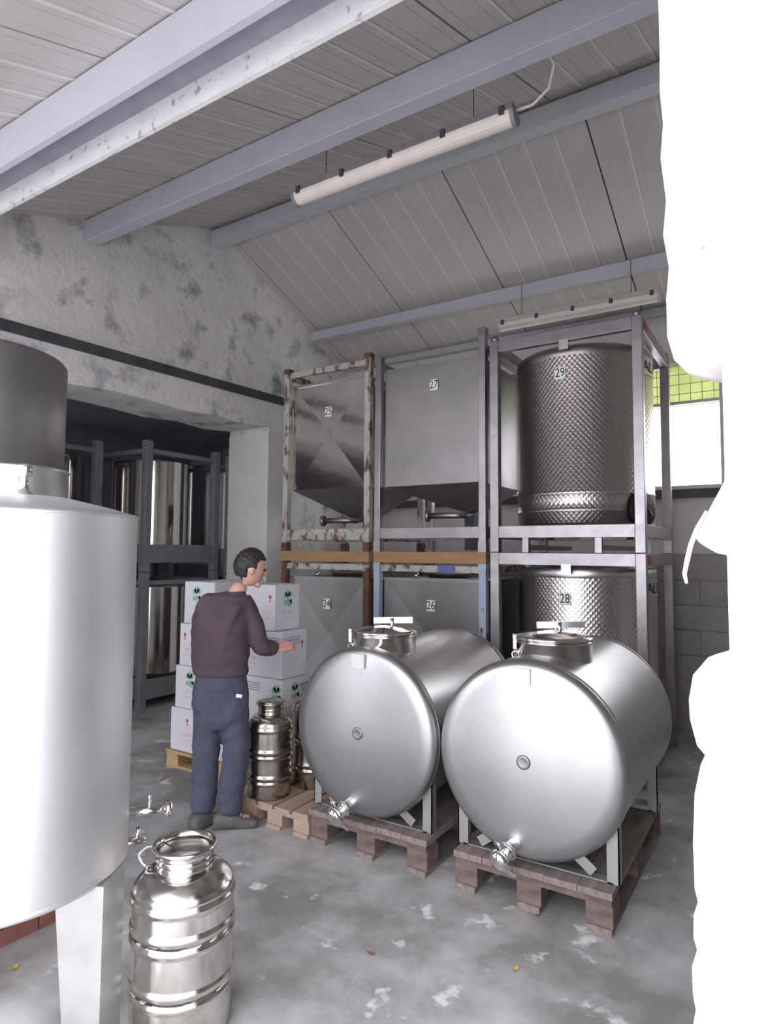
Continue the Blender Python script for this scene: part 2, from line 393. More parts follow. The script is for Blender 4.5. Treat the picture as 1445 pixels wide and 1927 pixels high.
# roof beams
def beam(label, y0, y1, top, bot, x0=XG + .01):
    o = MB().box((x0, y0, bot), (3.99, y1, top)).build('roof_beam', beam_m, org=(x0, y0, bot), bev=.006); return tag(o, label, 'beam', 'pale purlins under the roof')
beam('pale grey roof beam next to the nearest channel beam', 3.06, 3.17, 4.50, 4.31)
beam('pale grey ridge beam behind the near hanging lamp', 4.44, 4.56, 5.01, 4.86)
beam('pale grey beam low on the far roof slope', 6.07, 6.17, 4.42, 4.31)
beam('thin pale grey beam lowest on the far roof slope behind container 27', 6.76, 6.82, 4.17, 4.10)
b1 = thing('channel_beam', 'wide nearest roof beam with dark hollow underside and flaking white flange', 'beam', (XG, 1.68, 3.70))
MB().box((XG + .01, 1.68, 3.755), (3.99, 1.70, 3.975)).build('front_plate', beam_m, b1)
MB().box((XG + .01, 1.70, 3.755), (3.99, 1.712, 3.768)).build('lip', beam_m, b1)
MB().box((XG + .01, 1.70, 3.90), (3.99, 1.93, 3.92)).build('web', beam_shade, b1)
MB().box((XG + .01, 1.93, 3.775), (3.99, 1.955, 4.06)).build('rear_flange', beam_flake, b1)

# dark bar along the gable
tag(MB().add(*(lambda a: ([(x, y, z) for x in (XG + .0, XG + .03) for (y, z) in a], [(0, 3, 2, 1), (4, 5, 6, 7), (0, 1, 5, 4), (1, 2, 6, 5), (2, 3, 7, 6), (3, 0, 4, 7)]))([(1.0, 3.33), (6.4, 3.42), (6.4, 3.51), (1.0, 3.415)])).build('wall_bar', rail_m, org=(XG, 1.0, 3.33)),
    'long dark flat bar fixed across the whitewashed gable', 'bar')

# ------------------------------------------------------------------ fluorescent lamps
def lamp(label, x0, y, z, L, case, cable=True, chain=.30):
    t = thing('fluorescent_lamp', label, 'lamp', (x0, y, z), 'hanging tube lamps')
    def extr(poly, xa, xb): return MB().prism([(xa, y + a, z + b) for a, b in poly], (xb - xa, 0, 0))
    extr([(-.06, .03), (.06, .03), (.045, .085), (-.045, .085)], x0, x0 + L).build('housing', case, t, bev=.006)
    df = [(.058 * math.cos(a), .03 + .062 * math.sin(a)) for a in [PI + PI * k / 10 for k in range(11)]]
    extr(df, x0 + .015, x0 + L - .015).build('diffuser', lamp_diff, t)
    for xa in (x0 - .008, x0 + L - .017): extr([(p * 1.05, .03 + (q - .03) * 1.05) for p, q in df], xa, xa + .025).build('end_cap', case, t)
    for k in range(5):
        xa = x0 + .06 + k * (L - .12) / 4
        MB().box((xa - .015, y - .069, z + .015), (xa + .015, y - .05, z + .06)).build('clip', grey_dark, t)
    for xa in (x0 + L * .16, x0 + L * .84):
        top = roof_z(y)
        c = MB().cyl((xa, y, z + .08), (xa, y, min(top, z + .085 + chain)), .0035, n=6); c.cyl((xa, y, z + .08), (xa, y, z + .1), .012, n=8)
        c.build('hanging_wire', rail_m, t)
    if cable:
        pts = [V((x0 + L, y, z + .05)), V((x0 + L + .1, y + .01, z + .055)), V((x0 + L + .2, y - .01, z + .10)), V((x0 + L + .24, y - .04, z + .20)), V((x0 + L + .2, y - .06, z + .30)), V((x0 + L + .12, y - .08, roof_z(y - .08) + .0))]
        q = []
        for i in range(len(pts) - 1):
            for s_ in range(4): q.append(pts[i].lerp(pts[i + 1], s_ / 4))
        q.append(pts[-1]); MB().tube(q, .009, 6).build('cable', cable_m, t)
lamp('dusty tube lamp hanging near the ridge with a white cable', -2.87, 3.33, 4.16, 1.615, lamp_case)
lamp('pale tube lamp hanging low behind the top of tank 29', -2.42, 5.93, 3.95, 1.51, lamp_case_pale, False, .32)

# ------------------------------------------------------------------ pallets
def pallet(label, x0, y0, x1, y1, h, mdeck, mblock, along='Y', nb=5, group=None, fill=.86):
    t = thing('pallet', label, 'pallet', ((x0 + x1) / 2, (y0 + y1) / 2, 0), group)
    W_, D_ = x1 - x0, y1 - y0
    th = h * .16; bh = h - 3 * th
    # deck boards along `along`, stringers across, blocks, base boards along
    cx, cy = (x0 + x1) / 2, (y0 + y1) / 2
    A, B = (W_, D_) if along == 'Y' else (D_, W_)     # A across, B along
    def M(a, b, c): # mesh of size a(across) b(along) c
        me = (MB().box((-a / 2, -b / 2, -c / 2), (a / 2, b / 2, c / 2)) if along == 'Y' else MB().box((-b / 2, -a / 2, -c / 2), (b / 2, a / 2, c / 2))).mesh('board'); return me
    def P(a, b, z): return (cx + a, cy + b, z) if along == 'Y' else (cx + b, cy + a, z)
    bw = A / nb * fill
    m1 = M(bw, B, th); m1.materials.append(mdeck)
    for k in range(nb): piece('deck_board', m1, P(-A / 2 + bw / 2 + k * (A - bw) / (nb - 1), random.uniform(-.004, .004), h - th / 2 + random.uniform(-.002, .001)), t)
    m2 = M(A - .012, .12, th); m2.materials.append(mblock)
    for k in (-1, 0, 1): piece('stringer_board', m2, P(0, k * (B / 2 - .067), h - th * 1.5 - .003), t)
    m3 = M(.12, .13, bh); m3.materials.append(mblock)
    m4 = M(.11, B, th); m4.materials.append(mdeck)
    for i in (-1, 0, 1):
        for k in (-1, 0, 1): piece('block', m3, P(i * (A / 2 - .062), k * (B / 2 - .078), th + bh / 2), t)
        piece('base_board', m4, P(i * (A / 2 - .06), 0, th / 2 + .001), t)
    return t
pallet('dark weathered pallet under the right-hand horizontal tank', -1.49, 3.02, -.71, 4.26, .19, wood_old, wood_old2, fill=.985)
pallet('dark weathered pallet under the left-hand horizontal tank', -2.43, 3.02, -1.65, 4.26, .19, wood_old, wood_old2, fill=.985)
pallet('small pale dusty pallet under the two old kegs', -2.995, 3.03, -2.45, 3.72, .14, wood_pale, wood_pale, nb=4)
pallet('yellow pine pallet under the stack of white cartons', -4.22, 3.43, -3.01, 4.25, .13, wood_pine, wood_pine, along='X')

# ------------------------------------------------------------------ horizontal tanks
def htank(label, cx, y0, y1, r, cz, base, my, mr, tilt, sticker=None, hm=None):
    hm = hm or steel_head
    t = thing('horizontal_tank', label, 'tank', (cx, (y0 + y1) / 2, base), 'horizontal steel tanks on pallets')
    L = y1 - y0
    MB().lathe([(r, .05), (r, L - .05)], 72, (cx, y0, cz), (0, 1, 0), caps=(False, False)).build('shell', steel_satin, t)
    def head(sgn, yb):
        pr = [(r + .002, 0), (r + .001, .018), (r - .008, .036), (r - .03, .052)]
        for k in range(1, 9): q = 1 - k / 8; pr.append(((r - .03) * q, .052 + .03 * (1 - q * q)))
        return MB().lathe(pr, 72, (cx, yb, cz), (0, sgn, 0), caps=(False, False))
    hd = head(-1, y0 + .055).build('front_head', hm, t); head(1, y1 - .055).build('rear_head', hm, t)
    MB().lathe([(r + .001, 0), (r + .006, .006), (r + .006, .014), (r + .001, .02)], 72, (cx, y0 + .055, cz), (0, 1, 0), caps=(False, False)).build('weld_rim', steel_satin, t)
    MB().lathe([(r + .001, 0), (r + .006, .006), (r + .006, .014), (r + .001, .02)], 72, (cx, y1 - .08, cz), (0, 1, 0), caps=(False, False)).build('weld_rim', steel_satin, t)
    # centre boss
    MB().lathe([(.034, 0), (.034, .004), (.026, .008), (.02, .006), (0, .006)], 28, (cx, y0 - .0265, cz + .0), (0, -1, 0)).build('centre_boss', steel_dull, hd)
    s = MB().box((cx - .055, y0 - .016, cz + r * .76), (cx + .03, y0 + .02, cz + r * .93)).build('sticker', sticker or sticker_m, hd)
    # manhole
    zt = cz + r - .028
    co_ = MB().lathe([(mr, -.10), (mr, .075), (mr + .008, .078), (mr + .008, .086), (mr, .09)], 48, (cx, my, zt), caps=(False, True)).build('manhole_collar', steel_keg, t)
    lid = MB().lathe([(mr + .006, 0), (mr + .012, .008), (mr + .010, .018), (mr - .02, .022), (mr * .6, .034), (0, .045)], 48, (cx, my, zt + .09)).build('manhole_lid', steel_mirror, t)
    a = math.radians(20); dx, dy = math.cos(a), math.sin(a)
    MB().bar((cx - mr * .5 * dx, my - mr * .5 * dy + .06, zt + .155), (cx + mr * .75 * dx, my + mr * .75 * dy + .06, zt + .165), .012, .035).build('clamp_bar', chrome, lid)
    MB().cyl((cx + .02, my + .06, zt + .10), (cx + .02, my + .06, zt + .175), .012, n=12).build('clamp_screw', chrome, lid)
    MB().box((cx - mr * .75 - .012, my - mr * .70 - .012, zt + .04), (cx - mr * .75 + .008, my - mr * .70 + .0, zt + .115)).build('latch', chrome, lid)
    MB().tube([(cx - mr * .75 + .02 * math.cos(b), my - mr * .73, zt + .01 + .02 * math.sin(b)) for b in [2 * PI * k / 12 for k in range(12)]], .005, 6, True).build('latch_ring', chrome, lid)
    if sticker is None: MB().lathe([(.055, 0), (0, .0015)], 20, (cx + .08, my - .02, zt + .125)).build('sticker', colour_sticker, lid)
    # legs and braces
    for yy in (y0 + .10, y1 - .16):
        for sx in (-1, 1):
            lx = cx + sx * (r * .80)
            ztop = cz - math.sqrt(max(0, r * r - (r * .80) ** 2)) + .05
            lg = MB().box((lx - .028, yy, base), (lx + .028, yy + .006, ztop)).box((lx + sx * .022, yy, base), (lx + sx * .028, yy + .05, ztop)).build('leg', steel_leg, t)
            MB().bar((lx - sx * .09, yy + .008, base + .028), (cx + sx * r * .38, yy + .008, cz - r * .92 + .03), .05, .005, up=(0, 1, 0)).build('brace', steel_leg, lg)
        MB().box((cx - r * .8, yy + .0, base), (cx + r * .8, yy + .05, base + .006)).build('foot_bar', steel_leg, t)
    # tap
    zt2 = cz - r * .83; p0 = V((cx - .05, y0 + .01, zt2)); d = V((-.28, -.85, -.38)).normalized()
    tp = MB().cyl(p0 - d * .02, p0 + d * .12, .032, n=24).build('tap', chrome, t)
    MB().lathe([(.040, 0), (.045, .005), (.045, .015), (.040, .02)], 24, p0 + d * .06, d).build('tap_flange', chrome, tp)
    p1 = p0 + d * .12
    MB().lathe([(.036, 0), (.054, .007), (.057, .024), (.050, .036), (.026, .050), (0, .056)], 28, p1, d).build('tap_cap', chrome, tp)
    sd = d.cross(V((0, 0, 1))).normalized(); up = sd.cross(d)
    MB().tube([p1 + up * .05, p1 + up * .082 + sd * .016, p1 + up * .085 - sd * .014, p1 + up * .05 - sd * .004], .006, 6).build('wing_nut', chrome, tp)
    MB().tube([p1 - up * .040 + sd * .024, p1 - up * .055 + sd * .058, p1 - up * .05 + sd * .08], .007, 6).build('tap_handle', chrome, tp)
    MB().bar(p1 - up * .072 - sd * .065, p1 - up * .052 + sd * .085, .008, .018).build('tap_lever', chrome, tp)
    return t
htank('large horizontal steel tank at the right, round lid on top, brightest end', -1.10, 3.0, 4.24, .47, .705, .1935, 3.43, .205, 0)
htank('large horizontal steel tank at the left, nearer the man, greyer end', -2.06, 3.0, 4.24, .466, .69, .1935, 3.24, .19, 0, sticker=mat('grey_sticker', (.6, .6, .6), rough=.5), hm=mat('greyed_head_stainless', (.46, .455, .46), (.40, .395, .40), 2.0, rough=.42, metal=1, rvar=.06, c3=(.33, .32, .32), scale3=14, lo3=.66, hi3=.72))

# ------------------------------------------------------------------ kegs
def smooth_pts(P, n=6):
    q = []; Q = [P[0]] + list(P) + [P[-1]]
    for i in range(1, len(Q) - 2):
        for k in range(n):
            t_ = k / n; a, b, c, d = Q[i - 1], Q[i], Q[i + 1], Q[i + 2]
            q.append(.5 * ((2 * b) + (c - a) * t_ + (2 * a - 5 * b + 4 * c - d) * t_ ** 2 + (3 * b - a - 3 * c + d) * t_ ** 3))
    return q + [P[-1]]
def keg(label, x, y, z0, r, h, m, handle=True, cap=False, tags=False, name='steel_keg', sh=.78, beads=(.17, .23, .44, .50)):
    t = thing(name, label, 'keg', (x, y, z0), 'ribbed steel kegs')
    hs = h * sh
    pr = [(r * .96, 0), (r, .012)]
    def bead(z, a=.007, wd=.014): return [(r, z - wd * 1.5), (r, z - wd), (r + a * .7, z - wd * .55), (r + a, z), (r + a * .7, z + wd * .55), (r, z + wd), (r, z + wd * 1.5)]
    for z in [q * h for q in beads] + [sh * h - .03]: pr += bead(z)
    k_ = (1 - sh) * .42; pr += [(r, hs - .006), (r * .99, hs + .008), (r * .955, hs + h * .28 * k_), (r * .88, hs + h * .54 * k_), (r * .76, hs + h * .78 * k_), (r * .64, hs + h * .94 * k_), (r * .56, hs + h * k_)]
    rn = r * .56; zn = hs + h * k_
    bd = MB().lathe(pr, 64, (x, y, z0), caps=(True, False)).build('body', m, t)
    nk = MB()
    q = [(rn, zn)]
    nn = 3; top = h - .018
    for k in range(nn): z = zn + (top - zn) * (k + .5) / nn; q += [(rn - .004, z - .008), (rn + .004, z), (rn - .004, z + .008)]
    q += [(rn, top), (rn + .012, top + .002), (rn + .016, top + .010), (rn + .012, h), (rn + .002, h - .001), (rn - .004, top), (rn - .006, zn - .02), (rn * .98, hs + h * k_ * .8)]
    nk.lathe(q, 56, (x, y, z0), caps=(False, False)); nk.build('neck', m, t)
    if not cap: MB().lathe([(rn - .004, h - .07), (rn * .8, h - .085), (0, h - .09)], 40, (x, y, z0), caps=(False, False)).build('inner_lid', steel_satin, t)
    if cap: MB().lathe([(rn, h - .012), (rn, h + .004), (rn * .7, h + .008), (rn * .6, h - .0), (0, h + .0)], 40, (x, y, z0)).build('cap', m, t)
    if handle:
        a = math.radians(205); ax = V((math.cos(a), math.sin(a), 0)); p = V((x, y, z0))
        MB().tube(smooth_pts([p + ax * (rn + .002) + V((0, 0, top - .01)), p + ax * (rn + .04) + V((0, 0, top - .005)), p + ax * (rn + .07) + V((0, 0, top - .03)), p + ax * (rn + .075) + V((0, 0, zn + .01)), p + ax * (rn + .05) + V((0, 0, zn - .015)), p + ax * (rn + .01) + V((0, 0, zn - .01))]), .006, 8).build('handle', chrome, t)
        MB().tube([p + V((-(rn) * .98, -.02, h - .015)), p + V((0, -.03, h - .02)), p + V((rn * .98, .03, h - .015))], .003, 6).build('wire_bail', grey_dark, t)
    if tags:
        for dx_, dy_ in ((-.02, -.115), (.055, -.105)):
            MB().obox((x + dx_, y + dy_, z0 + hs + .034), (.06, .04, .002), Matrix.Rotation(-.45, 3, 'X')).build('paper_tag', paper, t)
        MB().tube([(x + rn, y, z0 + zn + .03), (x + rn + .04, y, z0 + zn + .05), (x + rn + .06, y, z0 + zn - .0), (x + rn + .05, y, z0 + hs + .03)], .005, 6).build('handle', grey_dark, t)
    return t
keg('shiny open steel keg with side handle in the near foreground', -1.908, 1.648, 0, .178, .63, steel_keg, beads=(.24, .305, .525, .59))
keg('dull old keg with two paper tags beside the man', -2.88, 3.165, .14, .142, .585, steel_keg_old, handle=False, cap=True, tags=True, sh=.78)
keg('tall old keg half hidden behind the left-hand horizontal tank', -2.775, 3.47, .14, .142, .66, steel_keg_old, handle=False, cap=True, sh=.8)

# ------------------------------------------------------------------ big upright tanks at the left
TA, RA, ZB, ZT = V((-2.352, 1.204)), .425, .60, 1.815
def AL(lat, dep, z=0): return V((TA.x, TA.y, z)) + V((math.cos(YAW), math.sin(YAW), 0)) * lat + V((-math.sin(YAW), math.cos(YAW), 0)) * dep
t = thing('upright_tank', 'big glaring steel tank on wide legs in the left foreground', 'tank', (TA.x, TA.y, 0))
MB().lathe([(RA, ZB), (RA, ZT)], 96, (TA.x, TA.y, 0), caps=(False, False)).build('shell', steel_big, t)
MB().lathe([(0, ZB - .02), (RA * .6, ZB - .012), (RA + .001, ZB), (RA + .002, ZB + .012), (RA, ZB + .016)], 96, (TA.x, TA.y, 0), caps=(False, False)).build('base', steel_big, t)
MB().lathe([(RA, ZT - .002), (RA + .003, ZT + .004), (RA - .004, ZT + .012), (RA * .8, ZT + .035), (RA * .45, ZT + .07), (0, ZT + .085)], 96, (TA.x, TA.y, 0), caps=(False, False)).build('lid', steel_big, t)
mc = AL(-.06, .10)
MB().lathe([(.19, .0), (.19, .14), (.196, .145), (.19, .155), (.10, .165), (0, .17)], 48, (mc.x, mc.y, ZT + .03), caps=(False, True)).build('manhole_collar', steel_satin, t)
vf = AL(.10, -.10, ZT + .052)
MB().lathe([(.042, 0), (.036, .02), (.02, .035), (.014, .05), (.012, .08), (.024, .085), (.026, .115), (.018, .125), (0, .127)], 24, vf).build('breather_valve', chrome, t)
for (la, de, sg) in ((.425, -.13, 1), (-.25, .31, 1), (-.20, -.33, -1)):
    lg = MB(); c0 = AL(la, de); LT = AL(1, 0) - AL(0, 0); DP = AL(0, 1) - AL(0, 0)
    for d1, wt, wb_ in ((LT * -1, .155, .10), (DP * (1 if de < 0 else -1), .17, .17)):
        nn = d1.cross(V((0, 0, 1))).normalized() * .006
        lg.prism([c0, c0 + d1 * wb_, c0 + d1 * wt + V((0, 0, ZB + .004)), c0 + V((0, 0, ZB + .004))], nn)
    lg.build('leg', steel_leg, t)
tp0 = AL(.345, .21, .70); td = (AL(.95, .30) - AL(0, 0)).normalized()
tap = MB().cyl(tp0, tp0 + td * .17, .015, n=16).build('tap', chrome, t)
MB().lathe([(.02, 0), (.030, .008), (.032, .022), (.018, .032), (0, .034)], 20, tp0 + td * .155, td).build('tap_nozzle', chrome, tap)
MB().cyl(tp0 + td * .10, tp0 + td * .10 + V((0, 0, .045)), .007, n=10).lathe([(0, -.012), (.012, 0), (0, .012)], 12, tp0 + td * .10 + V((0, 0, .05))).build('tap_knob', chrome, tap)
dq = AL(.30, .25, ZB - .03)
MB().tube([dq + V((-.04, .0, .03)), dq, dq + td * .12], .016, 12).cyl(dq + td * .09, dq + td * .09 + V((0, 0, .05)), .008, n=10).build('drain_tap', chrome, t)

TB = V((-3.82, 1.68)); RB = .5
t = thing('upright_tank', 'tall shaded steel tank standing behind the big left foreground tank', 'tank', (TB.x, TB.y, 0))
MB().lathe([(RB, .35), (RB, 2.04)], 80, (TB.x, TB.y, 0), caps=(True, False)).build('lower_shell', steel_satin, t)  # brighter steel than above paints light reflected off the foreground tank's lid
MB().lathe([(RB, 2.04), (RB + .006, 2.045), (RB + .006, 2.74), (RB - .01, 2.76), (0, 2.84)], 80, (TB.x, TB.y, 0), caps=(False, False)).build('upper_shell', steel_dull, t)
for ang in (.5, 2.1, 3.7, 5.2):
    MB().cyl((TB.x + .42 * math.cos(ang), TB.y + .42 * math.sin(ang), 0), (TB.x + .42 * math.cos(ang), TB.y + .42 * math.sin(ang), .36), .035, n=16).build('leg', steel_leg, t)
k0, k1 = onZ(18, 1797, 0), onZ(118, 1748, 0); kd = (k1 - k0); kd.z = 0; kd.normalize()
kb = thing('brick_kerb', 'low reddish brick kerb on the floor behind the foreground tank', 'kerb', k0)
ka = math.atan2(kd.y, kd.x)
kme = MB().box((-.10, -.05, -.035), (.10, .05, .035)).mesh('brick'); kme.materials.append(brick_red)
for j in range(3):
    for i in range(3): o = piece('brick', kme, k0 + kd * (-.15 + i * .207 + (j % 2) * .05) + V((-kd.y, kd.x, 0)) * .13 + V((0, 0, .036 + j * .0725)), kb); o.rotation_euler = (0, 0, ka)

# ------------------------------------------------------------------ stacked rack containers 24 - 27
def container(num, label, x0, x1, y0, y1, z0, zpost, body, posts, rails, pm, opt):
    cx, cy = (x0 + x1) / 2, (y0 + y1) / 2; pw = .065
    t = thing('tank_container', label, 'container', (cx, cy, z0), 'square tanks in stacking frames')
    for i, (px, py) in enumerate(((x0, y0), (x1 - pw, y0), (x0, y1 - pw), (x1 - pw, y1 - pw))):
        zt_ = zpost[i]
        p = MB().box((px, py, z0), (px + pw, py + pw, zt_)).build('post', pm[i % 2] if isinstance(pm, tuple) else pm, t, bev=.004)
        MB().box((px - .004, py - .004, zt_ - .05), (px + pw + .004, py + pw + .004, zt_ + .0)).build('post_cap', opt.get('cap', rust_heavy), p)
        MB().box((px - .004, py - .004, z0), (px + pw + .004, py + pw + .004, z0 + .09)).build('post_foot', opt.get('cap', rust_heavy), p)
    for (za, zb_, front) in rails:
        if front: MB().box((x0 + pw, y0 + .008, za), (x1 - pw, y0 + .055, zb_)).build('rail', opt.get('rail', posts), t, bev=.003)
        MB().box((x0 + pw, y1 - .055, za), (x1 - pw, y1 - .008, zb_)).build('rail', opt.get('rail', posts), t)
        for px in (x0 + .008, x1 - .055): MB().box((px, y0 + pw, za), (px + .047, y1 - pw, zb_)).build('rail', opt.get('rail', posts), t)
    # body: box with creased faces and hopper bottom
    bz0, bz1, hz = body['z']; xa, xb, ya, yb = x0 + .075, x1 - .075, y0 + .07, y1 - .07
    cr = body.get('crease', 0)
    mb = MB()
    c8 = [(xa, ya, bz0), (xb, ya, bz0), (xb, yb, bz0), (xa, yb, bz0), (xa, ya, bz1), (xb, ya, bz1), (xb, yb, bz1), (xa, yb, bz1)]
    mz = (bz0 + bz1) / 2
    ctr = [(cx, ya + cr, mz), (xb - cr, cy, mz), (cx, yb - cr, mz), (xa + cr, cy, mz)]
    mb.add(c8 + ctr, [(0, 1, 8), (1, 5, 8), (5, 4, 8), (4, 0, 8), (1, 2, 9), (2, 6, 9), (6, 5, 9), (5, 1, 9), (2, 3, 10), (3, 7, 10), (7, 6, 10), (6, 2, 10), (3, 0, 11), (0, 4, 11), (4, 7, 11), (7, 3, 11), (4, 5, 6, 7)])
    bo = mb.build('tank_body', body['m'], t)
    MB().box((xa - .006, ya - .006, bz1 - .02), (xb + .006, ya + .006, bz1 + .006)).build('top_seam', body['m'], bo)
    ox, oy = cx + body.get('ox', .12), cy - .10; hp = MB(); q = .09
    hp.add([(xa, ya, bz0), (xb, ya, bz0), (xb, yb, bz0), (xa, yb, bz0), (ox - q, oy - q, hz), (ox + q, oy - q, hz), (ox + q, oy + q, hz), (ox - q, oy + q, hz)],
           [(0, 4, 5, 1), (1, 5, 6, 2), (2, 6, 7, 3), (3, 7, 4, 0), (4, 7, 6, 5)])
    hp.build('hopper', steel_dull, t)
    if 'pipe' in body:
        z = body['pipe']; yp = y0 + .20; d_ = body.get('pd', -1)
        MB().tube([(ox, oy, hz + .01), (ox, oy - .02, z + .03), (ox, yp + .08, z), (ox, yp, z), (ox + d_ * .06, yp - .03, z), (ox + d_ * .30, yp - .05, z)], .028, 12).lathe([(.03, 0), (.055, .004), (.055, .03), (.03, .034), (.03, .02), (0, .02)], 20, (ox + d_ * .30, yp - .05, z), (d_, -.17, 0)).build('outlet_pipe', steel_frame, t)
        MB().box((ox - .05 - .16, cy + .15, z0 + .02), (ox + .05 - .16, cy + .25, bz0 - .02)).build('outlet_post', rail_m, t)
    number_plate(num, (opt['nx'], ya - .007 + (cr * .35 if cr else 0), opt['nz']), (0, -1, 0), t, .082, .10)
    lid = MB().lathe([(.20, 0), (.20, .035), (.21, .04), (.20, .05), (.05, .06), (0, .06)], 36, (cx - .05, cy, bz1 - .002)).build('filler_lid', steel_dull, t)
    MB().cyl((cx - .2, ya + .1, bz1), (cx - .2, ya + .1, bz1 + .05), .02, n=12).build('breather', chrome, t)
    return t
Y0, Y1 = 5.0, 6.1
container('25', 'upper left container 25 with rusty frame and mirror-polished creased tank', -4.44, -3.355, Y0, Y1, 1.70, (3.60, 3.61, 3.60, 3.61),
          dict(z=(2.33, 3.42, 2.03), m=steel_wavy, pipe=2.01, crease=.03, ox=.2, pd=-1), rust, ((1.81, 1.92, True), (3.50, 3.56, True)), rust, dict(nx=-3.91, nz=3.11, cap=rust_heavy))
container('27', 'upper middle container 27 with grey steel frame and dull flat tank', -3.30, -2.17, Y0, Y1, 1.70, (3.55, 3.64, 3.55, 3.6),
          dict(z=(2.31, 3.42, 2.08), m=steel_dull, pipe=2.03, crease=.006, ox=.25, pd=-1), steel_frame, ((1.82, 1.92, True), (3.44, 3.50, False)), steel_frame, dict(nx=-2.70, nz=3.22, cap=steel_frame))
container('24', 'lower left container 24 with rusty post and cross-creased grey tank', -4.44, -3.355, Y0, Y1, 0, (1.60, 1.60, 1.60, 1.60),
          dict(z=(.34, 1.44, .2), m=steel_dull, crease=.035), rust, ((.1, .2, True), (1.52, 1.58, True)), rust_heavy, dict(nx=-3.90, nz=1.18, cap=rust_heavy))
container('26', 'lower middle container 26 with peeling pale blue posts', -3.30, -2.17, Y0, Y1, 0, (1.60, 1.60, 1.60, 1.60),
          dict(z=(.34, 1.455, .2), m=steel_dull, crease=.035), rust, ((.1, .2, True), (1.52, 1.58, True)), blue_rust, dict(nx=-2.73, nz=1.22, cap=blue_rust, rail=rust))
for (xa, xb, nm) in ((-4.44, -3.355, 'between containers 24 and 25'), (-3.30, -2.17, 'between containers 26 and 27')):
    for yy, dep in ((Y0, 'front'), (Y1 - .1, 'rear')):
        o = MB().box((xa, yy, 1.60), (xb, yy + .1, 1.70)).build('timber_beam', wood_new, org=((xa + xb) / 2, yy, 1.60), bev=.003)
        tag(o, '%s orange-brown timber laid %s' % (dep, nm), 'timber', 'timbers between stacked containers')
bt = MB().box((-2.62, Y0 - .012, 1.52), (-2.46, Y0 - .006, 1.585)).build('blue_label', blue_tag, org=(-2.54, Y0, 1.52)); tag(bt, 'small blue label on the rusty rail of container 26', 'label')

